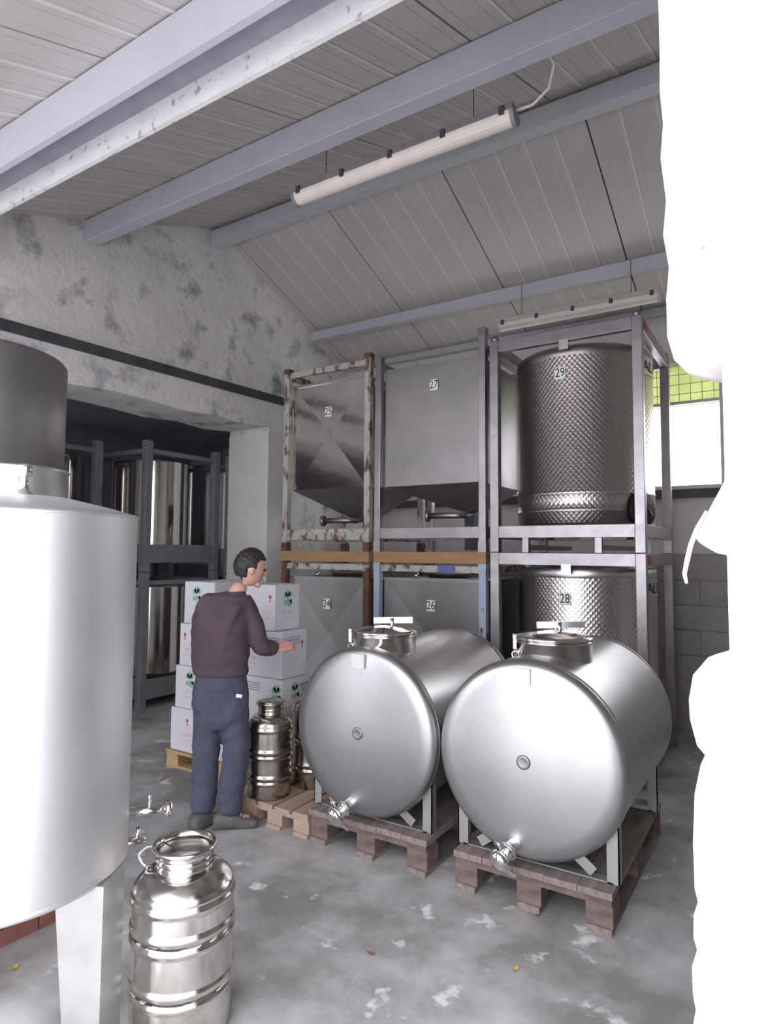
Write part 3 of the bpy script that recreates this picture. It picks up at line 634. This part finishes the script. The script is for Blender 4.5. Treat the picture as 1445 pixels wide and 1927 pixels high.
# ------------------------------------------------------------------ caged cylinders 28 and 29
CX, CYL, RC = -1.515, 5.65, .57
def caged(num, label, z0, ztop, bz0, bz1, m, low, npx, nz, alf):
    x0, x1, y0, y1, pw = -2.13, -.90, 5.0, 6.3, .075
    t = thing('caged_tank', label, 'tank', (CX, CYL, z0), 'round tanks in steel cages')
    for px, py in ((x0, y0), (x1 - pw, y0), (x0, y1 - pw), (x1 - pw, y1 - pw)):
        p = MB().box((px, py, z0), (px + pw, py + pw, ztop)).build('post', steel_frame, t, bev=.004)
        if ztop > 3: MB().lathe([(.036, 0), (.036, .03), (.026, .045), (0, .05)], 16, (px + pw / 2, py + pw / 2, ztop - .002)).build('stacking_knob', steel_frame, p)
    for za, zb_ in ((low, low + .10), (ztop - .10, ztop - .002)):
        for a, b in (((x0 + pw, y0 + .004), (x1 - pw, y0 + .06)), ((x0 + pw, y1 - .06), (x1 - pw, y1 - .004)), ((x0 + .004, y0 + pw), (x0 + .06, y1 - pw)), ((x1 - .06, y0 + pw), (x1 - .004, y1 - pw))):
            MB().box((*a, za), (*b, zb_)).build('rail', steel_frame, t, bev=.003)
    for xx in (x0 + .28, x0 + .86):
        MB().box((xx, y0 + .01, z0), (xx + .05, y0 + .055, low)).build('spacer', steel_frame, t)
        MB().box((xx, y0 + .055, z0 + .02), (xx + .05, y1 - .06, z0 + .06)).build('skid', steel_frame, t)
    MB().box((x1 - .055, y0 + .25, z0), (x1 - .01, y0 + .33, low)).build('spacer', steel_frame, t)
    bm_ = MB().lathe([(RC - .01, bz0), (RC, bz0 + .01), (RC, bz0 + .10), (RC + .006, bz0 + .106), (RC + .006, bz0 + .12), (RC, bz0 + .126), (RC, bz0 + .24), (RC + .004, bz0 + .245), (RC + .004, bz0 + .26), (RC, bz0 + .265), (RC, bz1)], 96, (CX, CYL, 0), caps=(True, False)).build('tank_body', m, t)
    dm = MB().lathe([(RC, bz1), (RC + .003, bz1 + .004), (RC + .002, bz1 + .07), (RC - .02, bz1 + .09), (RC * .7, bz1 + .13), (0, bz1 + .15)], 96, (CX, CYL, 0), caps=(False, False)).build('dome', steel_frame if num == '29' else steel_satin, t)
    MB().lathe([(.17, 0), (.17, .03), (.18, .036), (.17, .045), (0, .05)], 32, (CX + .1, CYL - .1, bz1 + .125)).build('filler_lid', steel_satin, dm)
    MB().box((-1.53, y0 - .004, ztop - .17), (-1.455, y0 + .003, ztop - .09)).build('bracket_tab', steel_satin, t)
    def on_cyl(px, py):
        d = ray(px, py); o2 = V((CAM.x - CX, CAM.y - CYL)); d2 = V((d.x, d.y)); A_ = d2.dot(d2); B_ = 2 * o2.dot(d2); C_ = o2.dot(o2) - (RC + .004) ** 2
        s_ = (-B_ - math.sqrt(max(0, B_ * B_ - 4 * A_ * C_))) / (2 * A_); p = CAM + d * s_; return p, V((p.x - CX, p.y - CYL, 0)).normalized()
    p, n = on_cyl(*npx); number_plate(num, p + n * .003, n, t, .09, .098)
    # lettered band on the right side, seen past the corner post
    a0 = math.radians(alf[2]); bnd = MB(); k = 14; rr = RC + .004
    for i in range(k):
        aa, ab = a0 + .62 * i / k, a0 + .62 * (i + 1) / k
        bnd.add([(CX + rr * math.cos(q), CYL + rr * math.sin(q), z) for q, z in ((aa, alf[1] - .07), (ab, alf[1] - .07), (ab, alf[1] + .08), (aa, alf[1] + .08))], [(0, 1, 2, 3)], True)
    bo = bnd.build('name_band', sticker_m if False else steel_satin, t)
    for i, ch in enumerate('ALF'):
        aa = a0 + .09 + i * .155; n = V((math.cos(aa), math.sin(aa), 0)); place_text('letter', ch, .125, V((CX, CYL, alf[1] - .005)) + n * (rr + .003), n, bo, ink, 1.15)
    MB().cyl((CX, CYL - .3, bz0 + .01), (CX, CYL - .3, bz0 - .10), .03, n=16).cyl((CX, CYL - .3, bz0 - .08), (CX + .06, CYL - .42, bz0 - .08), .022, n=14).build('outlet_valve', grey_dark, t)
    for q in range(3):
        ang = .6 + q * 2.1; MB().cyl((CX + .4 * math.cos(ang), CYL + .4 * math.sin(ang), low), (CX + .4 * math.cos(ang), CYL + .4 * math.sin(ang), bz0 + .01), .03, n=12).build('tank_foot', grey_dark, t)
    if num == '29':
        p, n = on_cyl(1207, 960)
        cp = MB().lathe([(.145, 0), (.15, .012), (.14, .03), (.05, .036), (0, .036)], 36, p - n * .004, n).build('hatch_cap', black, t)
        MB().bar(p + n * .036 + V((0, 0, .03)) - n.cross(V((0, 0, 1))) * .02, p + n * .036 - V((0, 0, .04)) + n.cross(V((0, 0, 1))) * -.09, .006, .012).build('hatch_bar', chrome, cp)
    MB().box((x1 - .003, y0 + .10, ztop - .085), (x1 + .003, y0 + .22, ztop - .02)).build('red_plate', red_plate, t)
    return t
caged('29', 'upper embossed round steel tank 29 in a steel cage', 1.702, 3.50, 1.93, 3.30, steel_emboss_dark, 1.82, (1054, 702), 3.14, (0, 3.24, -21))
caged('28', 'lower embossed round steel tank 28 under tank 29', 0, 1.70, .24, 1.50, steel_emboss, .10, (1063, 1127), 1.34, (0, 1.42, -21))

# ------------------------------------------------------------------ caged tanks in the dark room
def far_cage(label, x1, y0, ztops, r=.5, w_=1.1, d_=1.1, post=cage_grey, body=steel_mirror, pw=.09):
    zb = 0
    for lev, zt_ in enumerate(ztops):
        t = thing('far_caged_tank', label[lev], 'tank', (x1 - w_ / 2, y0 + d_ / 2, zb), 'caged tanks in the dark room')
        for px, py in ((x1 - pw, y0), (x1 - w_, y0), (x1 - pw, y0 + d_ - pw), (x1 - w_, y0 + d_ - pw)):
            MB().box((px, py, zb), (px + pw, py + pw, zt_)).build('post', post, t, bev=.01)
        for za, zc in ((zb + .10, zb + .30), (zt_ - .14, zt_ - .09)):
            for a, b in (((x1 - w_ + pw, y0 + .01), (x1 - pw, y0 + .06)), ((x1 - w_ + pw, y0 + d_ - .06), (x1 - pw, y0 + d_ - .01)), ((x1 - w_ + .01, y0 + pw), (x1 - w_ + .06, y0 + d_ - pw)), ((x1 - .06, y0 + pw), (x1 - .01, y0 + d_ - pw))):
                MB().box((*a, za), (*b, zc)).build('rail', post, t)
        c = (x1 - w_ / 2, y0 + d_ / 2, 0)
        MB().lathe([(r, zb + .16), (r, zb + .18), (r, zt_ - .19), (r, zt_ - .18), (r - .004, zt_ - .165), (r - .03, zt_ - .15), (r * .9, zt_ - .14), (0, zt_ - .08)], 64, c).build('tank_body', body, t)
        MB().cyl((c[0] + r - .02, c[1] - .1, zb + .22), (c[0] + r + .06, c[1] - .1, zb + .22), .03, n=12).build('tap', red_plate if lev == 1 and post is galv else grey_dark, t)
        zb = zt_ + .002
far_cage(('lower caged tank at the left of the dark doorway, beside the cartons', 'upper polished caged tank left in the dark doorway'), -5.86, 4.40, (1.46, 2.90), w_=1.2, d_=.62 + .45, r=.48)
far_cage(('lower galvanised caged tank at the right of the dark doorway', 'upper galvanised caged tank at the right of the dark doorway'), -5.72, 5.50, (1.42, 2.86), post=galv, body=steel_satin, pw=.10)
far_cage(('lower caged tank deep in the dark room behind the foreground tanks', 'upper caged tank deep in the dark room behind the foreground tanks'), -6.25, 3.05, (1.46, 2.88))

# ------------------------------------------------------------------ cartons
def blob(c, r, n=12): return [(c[0] + r * math.cos(2 * PI * k / n), c[1] + r * math.sin(2 * PI * k / n)) for k in range(n)]
BOXC = [0]
def box_thing(label, x0, x1, y0, y1, z0, z1, rot, design, side=None):
    cx, cy = (x0 + x1) / 2, (y0 + y1) / 2; W_, D_, H_ = x1 - x0, y1 - y0, z1 - z0
    t = thing('carton', label, 'box', (cx, cy, z0), 'white cartons stacked on the pine pallet')
    mb = MB().box((cx - W_ / 2, cy - D_ / 2, z0 + .001), (cx + W_ / 2, cy + D_ / 2, z1 - .003)).build('carton_body', carton, t, bev=.004)
    MB().box((cx - W_ / 2 + .004, cy - .002, z1 - .0035), (cx + W_ / 2 - .004, cy + .002, z1 - .0015)).build('flap_seam', print_dark, mb)
    yf = cy - D_ / 2 - .0012
    def flat(polys, nm, m):
        q = MB()
        for pl in polys:
            q.add([(cx + a, yf, z0 + b) for a, b in pl], [list(range(len(pl)))])
        q.build(nm, m, mb)
    def rect(a, b, c, d): return [(a, b), (c, b), (c, d), (a, d)]
    for design, F in ((design, 0), (side or {}, 1)):
      if F:
        def flat(polys, nm, m):
            q = MB()
            for pl in polys: q.add([(cx + W_ / 2 + .0012, cy + a, z0 + b) for a, b in pl], [list(range(len(pl)))])
            q.build(nm, m, mb)
      if 'tree' in design:
        o = design['tree']; flat([blob((o, H_ * .80), .028), blob((o - .025, H_ * .76), .022), blob((o + .025, H_ * .77), .022), rect(o - .006, H_ * .62, o + .006, H_ * .74), blob((o - .025, H_ * .60), .02), blob((o + .02, H_ * .58), .028), blob((o + .035, H_ * .63), .016)], 'green_tree_print', print_green)
      if 'word' in design:
        o = design['word']; ps = []
        for k in range(6): a = o - .06 + k * .021; ps += [rect(a, H_ * .36, a + .004, H_ * .43), rect(a, H_ * (.36 + .03 * (k % 3)), a + .014, H_ * (.372 + .03 * (k % 3)))]
        flat(ps + [rect(o - .05, H_ * .27, o + .05, H_ * .282)], 'faded_word_print', print_pink)
      if 'mark' in design:
        o = design['mark']; flat([rect(o - .014, H_ * .62, o + .014, H_ * .635), rect(o - .004, H_ * .635, o + .004, H_ * .68), blob((o, H_ * .73), .015)], 'red_mark_print', print_red)
      if 'lines' in design:
        o = design['lines']; flat([rect(o - .07, H_ * (.70 + .05 * k), o + .05 + .01 * (k % 2), H_ * (.715 + .05 * k)) for k in range(4)], 'dark_line_print', print_dark)
    return t
ZB0, BH, BW, BD = .1335, .331, .375, .27
cols_bottom = (-4.19, -3.795, -3.40)
names = (('left', 'middle', 'right'), ('bottom', 'second', 'third', 'top'))
des = {(0, 0): dict(mark=.0, word=-.02), (0, 1): dict(tree=-.02, word=-.02), (0, 2): dict(mark=-.12, word=-.06), (0, 3): dict(tree=-.03, word=.0),
       (2, 0): dict(tree=.12, word=.1), (2, 1): dict(tree=.13, lines=-.08), (2, 2): dict(mark=.15, lines=.10, word=-.12), (1, 2): dict(mark=.13)}
for lev in range(4):
    for c in range(3):
        if lev == 3 and c > 0: continue
        for row in range(1 if c == 2 else 2):
            xl, xr = -4.19 + .04 * lev, -3.025 - .005 * lev; BW = (xr - xl) / 3 - .004
            x = xl + c * (xr - xl) / 3; y = 3.447 + row * (BD + .012) + random.uniform(-.003, .003)
            d = des.get((c, lev), dict(word=0)) if row == 0 else dict(word=0)
            lab = 'white printed carton in the %s %s, %s layer of the stack' % (names[0][c], 'front' if row == 0 else 'rear', names[1][lev])
            if c == 2 and lev == 2 and row == 0: lab = 'white printed carton under the hand of the man, third layer of the stack'
            box_thing(lab, x, x + BW, y, y + BD, ZB0 + BH * lev, ZB0 + BH * (lev + 1), 0, d, {0: dict(word=0), 1: dict(tree=0, word=0), 2: dict(lines=0, mark=.08, word=-.02)}.get(lev) if c == 2 else None)
box_thing('white carton atop the stack by the head of the man, green tree on its side', -3.495, -3.12, 3.455, 3.725, ZB0 + BH * 3, ZB0 + BH * 4, 0, dict(mark=.14, word=.09), dict(tree=.0, word=.0))

# ------------------------------------------------------------------ the man
MO = V((-3.055, 2.845, 0)) + V((.843, .537, 0)) * .045; RH = V((math.cos(YAW), math.sin(YAW), 0)); FH = V((-math.sin(YAW), math.cos(YAW), 0))
def Mp(u, v, z): return MO + RH * u + FH * v + V((0, 0, z))
def skin_obj(nodes, edges, root, sub=2):
    ids = list(nodes); me = bpy.data.meshes.new('sk')
    me.from_pydata([tuple(nodes[i][0]) for i in ids], [(ids.index(a), ids.index(b)) for a, b in edges], [])
    o = bpy.data.objects.new('sk', me); col.objects.link(o)
    o.modifiers.new('s', 'SKIN'); 
    for k, i in enumerate(ids):
        sv = me.skin_vertices[0].data[k]; r = nodes[i][1]; sv.radius = r if isinstance(r, tuple) else (r, r); sv.use_root = (i == root)
    ss = o.modifiers.new('u', 'SUBSURF'); ss.levels = sub
    return o
def bake(o):
    dg = bpy.context.evaluated_depsgraph_get(); me = bpy.data.meshes.new_from_object(o.evaluated_get(dg)); bpy.data.objects.remove(o); return me
def as_mb(me):
    mb = MB(); mb.add([v_.co.copy() for v_ in me.vertices], [list(p.vertices) for p in me.polygons], True); return mb
def remeshed(mb, vox, smooth=4):
    me = mb.mesh('rm'); o = bpy.data.objects.new('rm', me); col.objects.link(o)
    r = o.modifiers.new('r', 'REMESH'); r.mode = 'VOXEL'; r.voxel_size = vox; r.use_smooth_shade = True
    s_ = o.modifiers.new('s', 'SMOOTH'); s_.iterations = smooth; s_.factor = .5
    return bake(o)
man = thing('person', 'man in dark sweater and navy trousers reaching toward the white cartons, seen from behind', 'person', MO)
def place_mesh(me, name, m, wr=0):
    if wr:
        from mathutils import noise
        ns = [v_.normal.copy() for v_ in me.vertices]
        for v_, n_ in zip(me.vertices, ns):
            q = v_.co - MO; d_ = noise.noise(V((q.x * 5 + q.z * 4, q.y * 5, q.z * 15))) * .6 + noise.noise(V((q.x * 14 - q.z * 9, q.y * 14, q.z * 20))) * .4
            v_.co = v_.co + n_ * (wr * d_)
    for v_ in me.vertices: v_.co = v_.co - MO
    me.update(); me.materials.clear(); me.materials.append(m)
    for p in me.polygons: p.use_smooth = True
    return link(name, me, None, man, MO)
J = dict(pel=Mp(-.01, .0, .90), waist=Mp(-.015, .0, 1.06), chest=Mp(.0, .02, 1.26), neck=Mp(.065, .05, 1.43), head=Mp(.142, .09, 1.56),
         shL=Mp(-.125, -.015, 1.375), elL=Mp(-.175, .09, 1.12), wrL=Mp(-.02, .27, 1.06), shR=Mp(.14, .05, 1.37), elR=Mp(.225, .03, 1.085), wrR=Mp(.325, .13, 1.075),
         hipL=Mp(-.095, .0, .86), knL=Mp(-.095, .03, .47), anL=Mp(-.105, .0, .10), hipR=Mp(.085, .0, .86), knR=Mp(.085, .03, .47), anR=Mp(.055, -.015, .09))
bn = dict(pel=(J['pel'], .085), waist=(J['waist'], .085), chest=(J['chest'], .085), neck=(J['neck'], .056), hd=(Mp(.10, .07, 1.50), .058),
          shL=(J['shL'] - V((0, 0, .03)), .045), elL=(J['elL'], .038), wrL=(J['wrL'], .03), shR=(J['shR'] - V((0, 0, .03)), .045), elR=(J['elR'], .038), wrR=(J['wrR'], .03),
          hipL=(J['hipL'], .075), knL=(J['knL'], .05), anL=(J['anL'], .042), hipR=(J['hipR'], .075), knR=(J['knR'], .05), anR=(J['anR'], .042))
ed = [('pel', 'waist'), ('waist', 'chest'), ('chest', 'neck'), ('neck', 'hd'), ('chest', 'shL'), ('shL', 'elL'), ('elL', 'wrL'), ('chest', 'shR'), ('shR', 'elR'), ('elR', 'wrR'), ('pel', 'hipL'), ('hipL', 'knL'), ('knL', 'anL'), ('pel', 'hipR'), ('hipR', 'knR'), ('knR', 'anR')]
body = as_mb(bake(skin_obj(bn, ed, 'pel')))
# head: shaped sphere, facing fd, tilted down
fd = (RH * .90 + FH * .43).normalized(); fd = (fd + V((0, 0, -.22))).normalized(); sd = V((0, 0, 1)).cross(fd).normalized(); ud = fd.cross(sd)
HC = J['head'] + V((0, 0, .03))
def H(f, s_, u): return HC + fd * f + sd * s_ + ud * u
hv, hf = [], []
NU, NV = 32, 22
for j in range(NV + 1):
    th = PI * j / NV
    for i in range(NU):
        ph = 2 * PI * i / NU
        f, s_, u = math.sin(th) * math.cos(ph), math.sin(th) * math.sin(ph), math.cos(th)
        x, y, z = f * .098, s_ * .076, u * .116
        if u < 0:
            k = -u; x *= 1 - .18 * k * (1 if f < 0 else .25); y *= 1 - .28 * k; x += .012 * k
            if f < 0: x *= 1 - .35 * k
        if f > .75: x *= .97
        hv.append(H(x, y, z))
for j in range(NV):
    for i in range(NU): hf.append([j * NU + i, j * NU + (i + 1) % NU, (j + 1) * NU + (i + 1) % NU, (j + 1) * NU + i])
body.add(hv, hf, True)
def ball(c, rx, ry, rz, n=12):
    vs_, fs_ = [], []
    for j in range(n + 1):
        th = PI * j / n
        for i in range(n): ph = 2 * PI * i / n; vs_.append(V(c) + fd * (rx * math.sin(th) * math.cos(ph)) + sd * (ry * math.sin(th) * math.sin(ph)) + ud * (rz * math.cos(th)))
    for j in range(n):
        for i in range(n): fs_.append([j * n + i, j * n + (i + 1) % n, (j + 1) * n + (i + 1) % n, (j + 1) * n + i])
    return vs_, fs_
body.add(*ball(H(.100, 0, -.012), .022, .014, .024), True)       # nose
body.add(*ball(H(.090, 0, .022), .016, .035, .012), True)        # brow
body.add(*ball(H(.084, 0, -.055), .014, .024, .010), True)       # lips
body.add(*ball(H(.070, 0, -.095), .026, .026, .020), True)       # chin
for s_ in (-1, 1): body.add(*ball(H(-.005, s_ * .076, -.012), .020, .010, .032), True)   # ears
# hands: palm and five fingers
def hand(wr, fwd, side, up):
    fwd, side, up = V(fwd).normalized(), V(side).normalized(), V(up).normalized()
    body.add(*[x for x in as_mbox(wr + fwd * .045, fwd * .05, side * .040, up * .016)], True)
    for k, (o, L) in enumerate(((-.03, .046), (-.010, .053), (.010, .05), (.03, .042))):
        b0 = wr + fwd * .085 + side * o
        body.tube([b0 - fwd * .02, b0 + fwd * L * .35, b0 + fwd * L * .7 - up * .018, b0 + fwd * L * .2 - up * .036], [.0095, .009, .0085, .007], 8)
    t0 = wr + fwd * .03 - side * .04
    body.tube([t0 + side * .015, t0 - side * .018 + fwd * .02, t0 - side * .012 + fwd * .05 - up * .02, t0 + fwd * .068 - up * .03], [.012, .011, .010, .008], 8)
def as_mbox(c, a, b, d):
    vs_, fs_ = [], []
    n = 10
    for j in range(n + 1):
        th = PI * j / n
        for i in range(n):
            ph = 2 * PI * i / n; q = lambda t: math.copysign(abs(t) ** .6, t)
            vs_.append(V(c) + a * q(math.sin(th) * math.cos(ph)) + b * q(math.sin(th) * math.sin(ph)) + d * q(math.cos(th)))
    for j in range(n):
        for i in range(n): fs_.append([j * n + i, j * n + (i + 1) % n, (j + 1) * n + (i + 1) % n, (j + 1) * n + i])
    return vs_, fs_
hand(J['wrR'] + (J['wrR'] - J['elR']).normalized() * .0, RH * .8 + FH * .55 + V((0, 0, .1)), V((0, 0, -1)) * .5 + RH * .2 - FH * .6, RH * .3 - FH * .4 + V((0, 0, .8)))
hand(J['wrL'], RH * .6 + FH * .75, RH * -.6 + FH * .5, V((0, 0, 1)))
# feet
for an, tdir in ((J['anL'], RH * .55 + FH * .75), (J['anR'], RH * .9 + FH * .25)):
    td_ = tdir.normalized(); body.tube([an - td_ * .03 - V((0, 0, .03)), an + td_ * .05 - V((0, 0, .045)), an + td_ * .13 - V((0, 0, .05))], [.04, .038, .03], 10)
bo = place_mesh(remeshed(body, .006, 3), 'body', skin_m)
# eyes
for s_ in (-1, 1):
    e = MB(); e.add(*ball(H(.083, s_ * .031, .004), .010, .013, .009), True); tag(e.build('eye', ink, man), 'dark eye')
# hair
hr = MB(); vs_, keep = [], []
for j in range(NV + 1):
    th = PI * j / NV
    for i in range(NU):
        ph = 2 * PI * i / NU; f, s_, u = math.sin(th) * math.cos(ph), math.sin(th) * math.sin(ph), math.cos(th)
        n_ = 1 + .03 * math.sin(7 * ph + 3 * j)
        lim = -.62 if f < -.25 else (-.12 + .0 * f if f < .35 else .42)
        inside = u < lim
        k = max(0, -u)
        x, y, z = f * .110, s_ * .087, u * .130
        if u < 0: x *= (1 - .30 * k); y *= 1 - .25 * k
        if inside: x *= .75; y *= .75; z *= .8
        vs_.append(H(x * n_ - .004, y * n_, z * n_ + .002))
hr.add(vs_, hf, True); place_mesh(remeshed(hr, .005, 5), 'hair', hair_m)
# sweater
sw = dict(hem=(Mp(-.015, -.0, .93), (.165, .125)), w=(Mp(-.015, .0, 1.05), (.172, .125)), m=(Mp(-.01, .005, 1.18), (.165, .125)), c=(Mp(.0, .02, 1.30), (.155, .115)), n=(Mp(.04, .04, 1.395), (.085, .075)), n2=(Mp(.062, .048, 1.425), (.066, .064)),
          shL=(Mp(-.11, -.01, 1.355), .085), uaL=(Mp(-.155, .03, 1.24), .074), elL=(J['elL'], .066), faL=(J['elL'].lerp(J['wrL'], .5), .056), wrL=(J['elL'].lerp(J['wrL'], .93), .043),
          shR=(Mp(.125, .045, 1.35), .085), uaR=(Mp(.195, .04, 1.22), .074), elR=(J['elR'], .066), faR=(J['elR'].lerp(J['wrR'], .5), .058), wrR=(J['elR'].lerp(J['wrR'], .97), .044))
se = [('hem', 'w'), ('w', 'm'), ('m', 'c'), ('c', 'n'), ('n', 'n2'), ('c', 'shL'), ('shL', 'uaL'), ('uaL', 'elL'), ('elL', 'faL'), ('faL', 'wrL'), ('c', 'shR'), ('shR', 'uaR'), ('uaR', 'elR'), ('elR', 'faR'), ('faR', 'wrR')]
def tilt_radii(nodes): return nodes
swm = as_mb(bake(skin_obj(sw, se, 'hem')))
# the skin modifier's own axes are arbitrary: wrap the trunk with an oriented elliptical shell as well
def shell(levels):
    vs_, fs_ = [], []; n = 28
    for (c, a, b) in levels:
        for i in range(n):
            ph = 2 * PI * i / n; vs_.append(c + RH * (a * math.cos(ph)) + FH * (b * math.sin(ph)))
    for j in range(len(levels) - 1):
        for i in range(n): fs_.append([j * n + i, j * n + (i + 1) % n, (j + 1) * n + (i + 1) % n, (j + 1) * n + i])
    fs_.append(list(range(n))[::-1]); fs_.append([(len(levels) - 1) * n + i for i in range(n)])
    return vs_, fs_
swm.add(*shell([(Mp(-.012, 0, .925), .165, .125), (Mp(-.012, 0, .95), .176, .135), (Mp(-.018, 0, 1.05), .180, .138), (Mp(-.02, .0, 1.15), .178, .135), (Mp(-.01, .01, 1.27), .175, .128), (Mp(.005, .02, 1.35), .150, .110), (Mp(.03, .035, 1.405), .098, .085), (Mp(.055, .045, 1.44), .066, .066)]), True)
place_mesh(remeshed(swm, .008, 5), 'sweater', sweater_m, .014)
# trousers
tr = dict(p=(Mp(-.01, 0, .88), .09), hL=(Mp(-.080, .0, .74), .098), tL=(Mp(-.09, .015, .62), .098), kL=(Mp(-.095, .03, .46), .09), cL=(Mp(-.10, .015, .26), .086), aL=(Mp(-.105, .0, .075), .080),
          hR=(Mp(.072, .0, .74), .098), tR=(Mp(.085, .015, .62), .098), kR=(Mp(.09, .03, .46), .09), cR=(Mp(.075, .005, .26), .086), aR=(Mp(.06, -.012, .07), .078))
te = [('p', 'hL'), ('hL', 'tL'), ('tL', 'kL'), ('kL', 'cL'), ('cL', 'aL'), ('p', 'hR'), ('hR', 'tR'), ('tR', 'kR'), ('kR', 'cR'), ('cR', 'aR')]
trm = as_mb(bake(skin_obj(tr, te, 'p')))
trm.add(*shell([(Mp(-.012, 0, 1.0), .140, .105), (Mp(-.012, 0, .90), .162, .124), (Mp(-.01, 0, .82), .174, .134), (Mp(-.005, .0, .74), .176, .124), (Mp(-.003, .0, .66), .172, .105), (Mp(0, .0, .60), .14, .07)][::-1]), True)
place_mesh(remeshed(trm, .008, 4), 'trousers', trouser_m, .016)
MB().bar(Mp(.115, -.125, .825), Mp(.150, -.118, .82), .004, .02).build('pocket_rivet', paper, man)
# shoes
for an, tdir in ((J['anL'], RH * .55 + FH * .75), (J['anR'], RH * .92 + FH * .15)):
    td_ = V((tdir.x, tdir.y, 0)).normalized(); b_ = V((an.x, an.y, 0)); sx = td_.cross(V((0, 0, 1)))
    sm_ = MB(); prof = [(-.085, .036, .075), (-.06, .046, .095), (-.01, .048, .10), (.05, .046, .085), (.11, .05, .062), (.155, .046, .052), (.185, .028, .042)]
    vs_, fs_ = [], []; n = 14
    for (a, hw, ht) in prof:
        for i in range(n):
            ph = 2 * PI * i / n; q = math.sin(ph); vs_.append(b_ + td_ * a + sx * (hw * math.copysign(abs(math.cos(ph)) ** .7, math.cos(ph))) + V((0, 0, ht / 2 + .002 + (ht / 2) * math.copysign(abs(q) ** .6, q))))
    for j in range(len(prof) - 1):
        for i in range(n): fs_.append([j * n + i, j * n + (i + 1) % n, (j + 1) * n + (i + 1) % n, (j + 1) * n + i])
    fs_.append(list(range(n))[::-1]); fs_.append([(len(prof) - 1) * n + i for i in range(n)])
    sm_.add(vs_, fs_, True); sh_o = sm_.build('shoe', shoe_m, man)
    for k in range(3): MB().bar(b_ + td_ * (.055 + k * .022) - sx * .022 + V((0, 0, .085 - k * .008)), b_ + td_ * (.055 + k * .022) + sx * .022 + V((0, 0, .085 - k * .008)), .006, .004).build('lace', paper, sh_o)

# ------------------------------------------------------------------ white tarpaulin at the right of the entrance
def column(prof, cx, cy, nf, amp, twist, n=96, ph0=0):
    def fold(a, h): return 1 + amp * math.sin(nf * a + twist * h + ph0) + amp * .5 * math.sin((nf + 4) * a - twist * 1.7 * h)
    return MB().lathe(prof, n, (cx, cy, 0), caps=(True, True), fold=fold)
cur = thing('tarpaulin_curtain', 'white tarpaulin curtain hanging in a gathered bundle beside the entrance', 'curtain', (-.06, 1.19, 2.0))
pr = [(.0, 1.985), (.04, 1.99), (.075, 2.005), (.095, 2.03), (.105, 2.07), (.107, 2.14), (.101, 2.2), (.108, 2.26), (.102, 2.32), (.110, 2.40), (.106, 2.46), (.112, 2.52), (.112, 2.7), (.116, 2.9), (.118, 3.2), (.12, 3.66)]
column(pr[6:], -.062, 1.18, 7, .035, 5).build('gathered_cloth', cloth_m, cur)
column(pr[:7], -.062, 1.18, 7, .035, 5).build('shaded_fold', cloth_dust_shade, cur)  # greyer dusty cloth paints the shade on the folded underside
MB().tube([(-.14, 1.12, 2.16), (-.10, 1.075, 2.185), (-.04, 1.062, 2.20), (.03, 1.07, 2.2)], .004, 6).build('tie_cord', strap_m, cur)
sk = thing('tarpaulin_bundle', 'bulging white wrapped tarpaulin bundle standing low beside the entrance', 'bundle', (-.03, 1.19, 0))
pr = [(.0, 1.545), (.05, 1.545), (.085, 1.53), (.108, 1.50), (.116, 1.46), (.116, 1.43), (.108, 1.395), (.092, 1.375), (.102, 1.35), (.112, 1.30), (.116, 1.22), (.114, 1.16), (.108, 1.135), (.115, 1.11), (.115, 1.08), (.109, 1.06), (.117, 1.03), (.116, .99), (.112, .965), (.118, .93), (.118, .7), (.122, .4), (.125, .0)]
column(pr[::-1], -.035, 1.19, 6, .02, 7, ph0=1).build('wrapped_cloth', cloth_m, sk)
tl = cur
fl = MB()
P_ = [onY(x, y, 1.13) for x, y in ((1400, 730), (1372, 735), (1362, 905), (1335, 955), (1312, 1000), (1306, 1015), (1325, 1028), (1348, 1041), (1366, 1045), (1400, 1040))]
fl.prism(P_, (0, .05, 0)); fl.build('loose_corner', cloth_dust_shade, tl, bev=.008)
sp_ = [onY(x, y, 1.12) for x, y in ((1330, 962), (1312, 995), (1300, 1025), (1293, 1055), (1288, 1080), (1292, 1098))]
for a, b in zip(sp_[:-1], sp_[1:]): pass
MB().tube(sp_, [.003, .004, .004, .004, .0035, .0025], 8).build('strap', strap_m, tl)

# ------------------------------------------------------------------ litter on the floor
for (px, py, m, lab) in ((970, 1825, leaf_y, 'small yellow dry leaf in the middle of the near floor'), (698, 1795, leaf_b, 'small reddish-brown leaf on the near floor left of centre'), (1012, 1722, leaf_b, 'tiny brown leaf beside the pallet foot'), (28, 1822, leaf_y, 'small yellow scrap on the floor below the foreground tank')):
    p = onZ(px, py, 0); q = MB(); a = random.uniform(0, 3)
    n = 8; vs_ = [(p.x + (.022 * math.cos(2 * PI * k / n) * math.cos(a) - .010 * math.sin(2 * PI * k / n) * math.sin(a)), p.y + (.022 * math.cos(2 * PI * k / n) * math.sin(a) + .010 * math.sin(2 * PI * k / n) * math.cos(a)), .002 + .005 * abs(math.cos(2 * PI * k / n))) for k in range(n)] + [(p.x, p.y, .0015)]
    q.add(vs_, [(k, (k + 1) % n, n) for k in range(n)]); tag(q.build('dry_leaf', m, org=(p.x, p.y, 0)), lab, 'leaf', 'leaves on the floor')
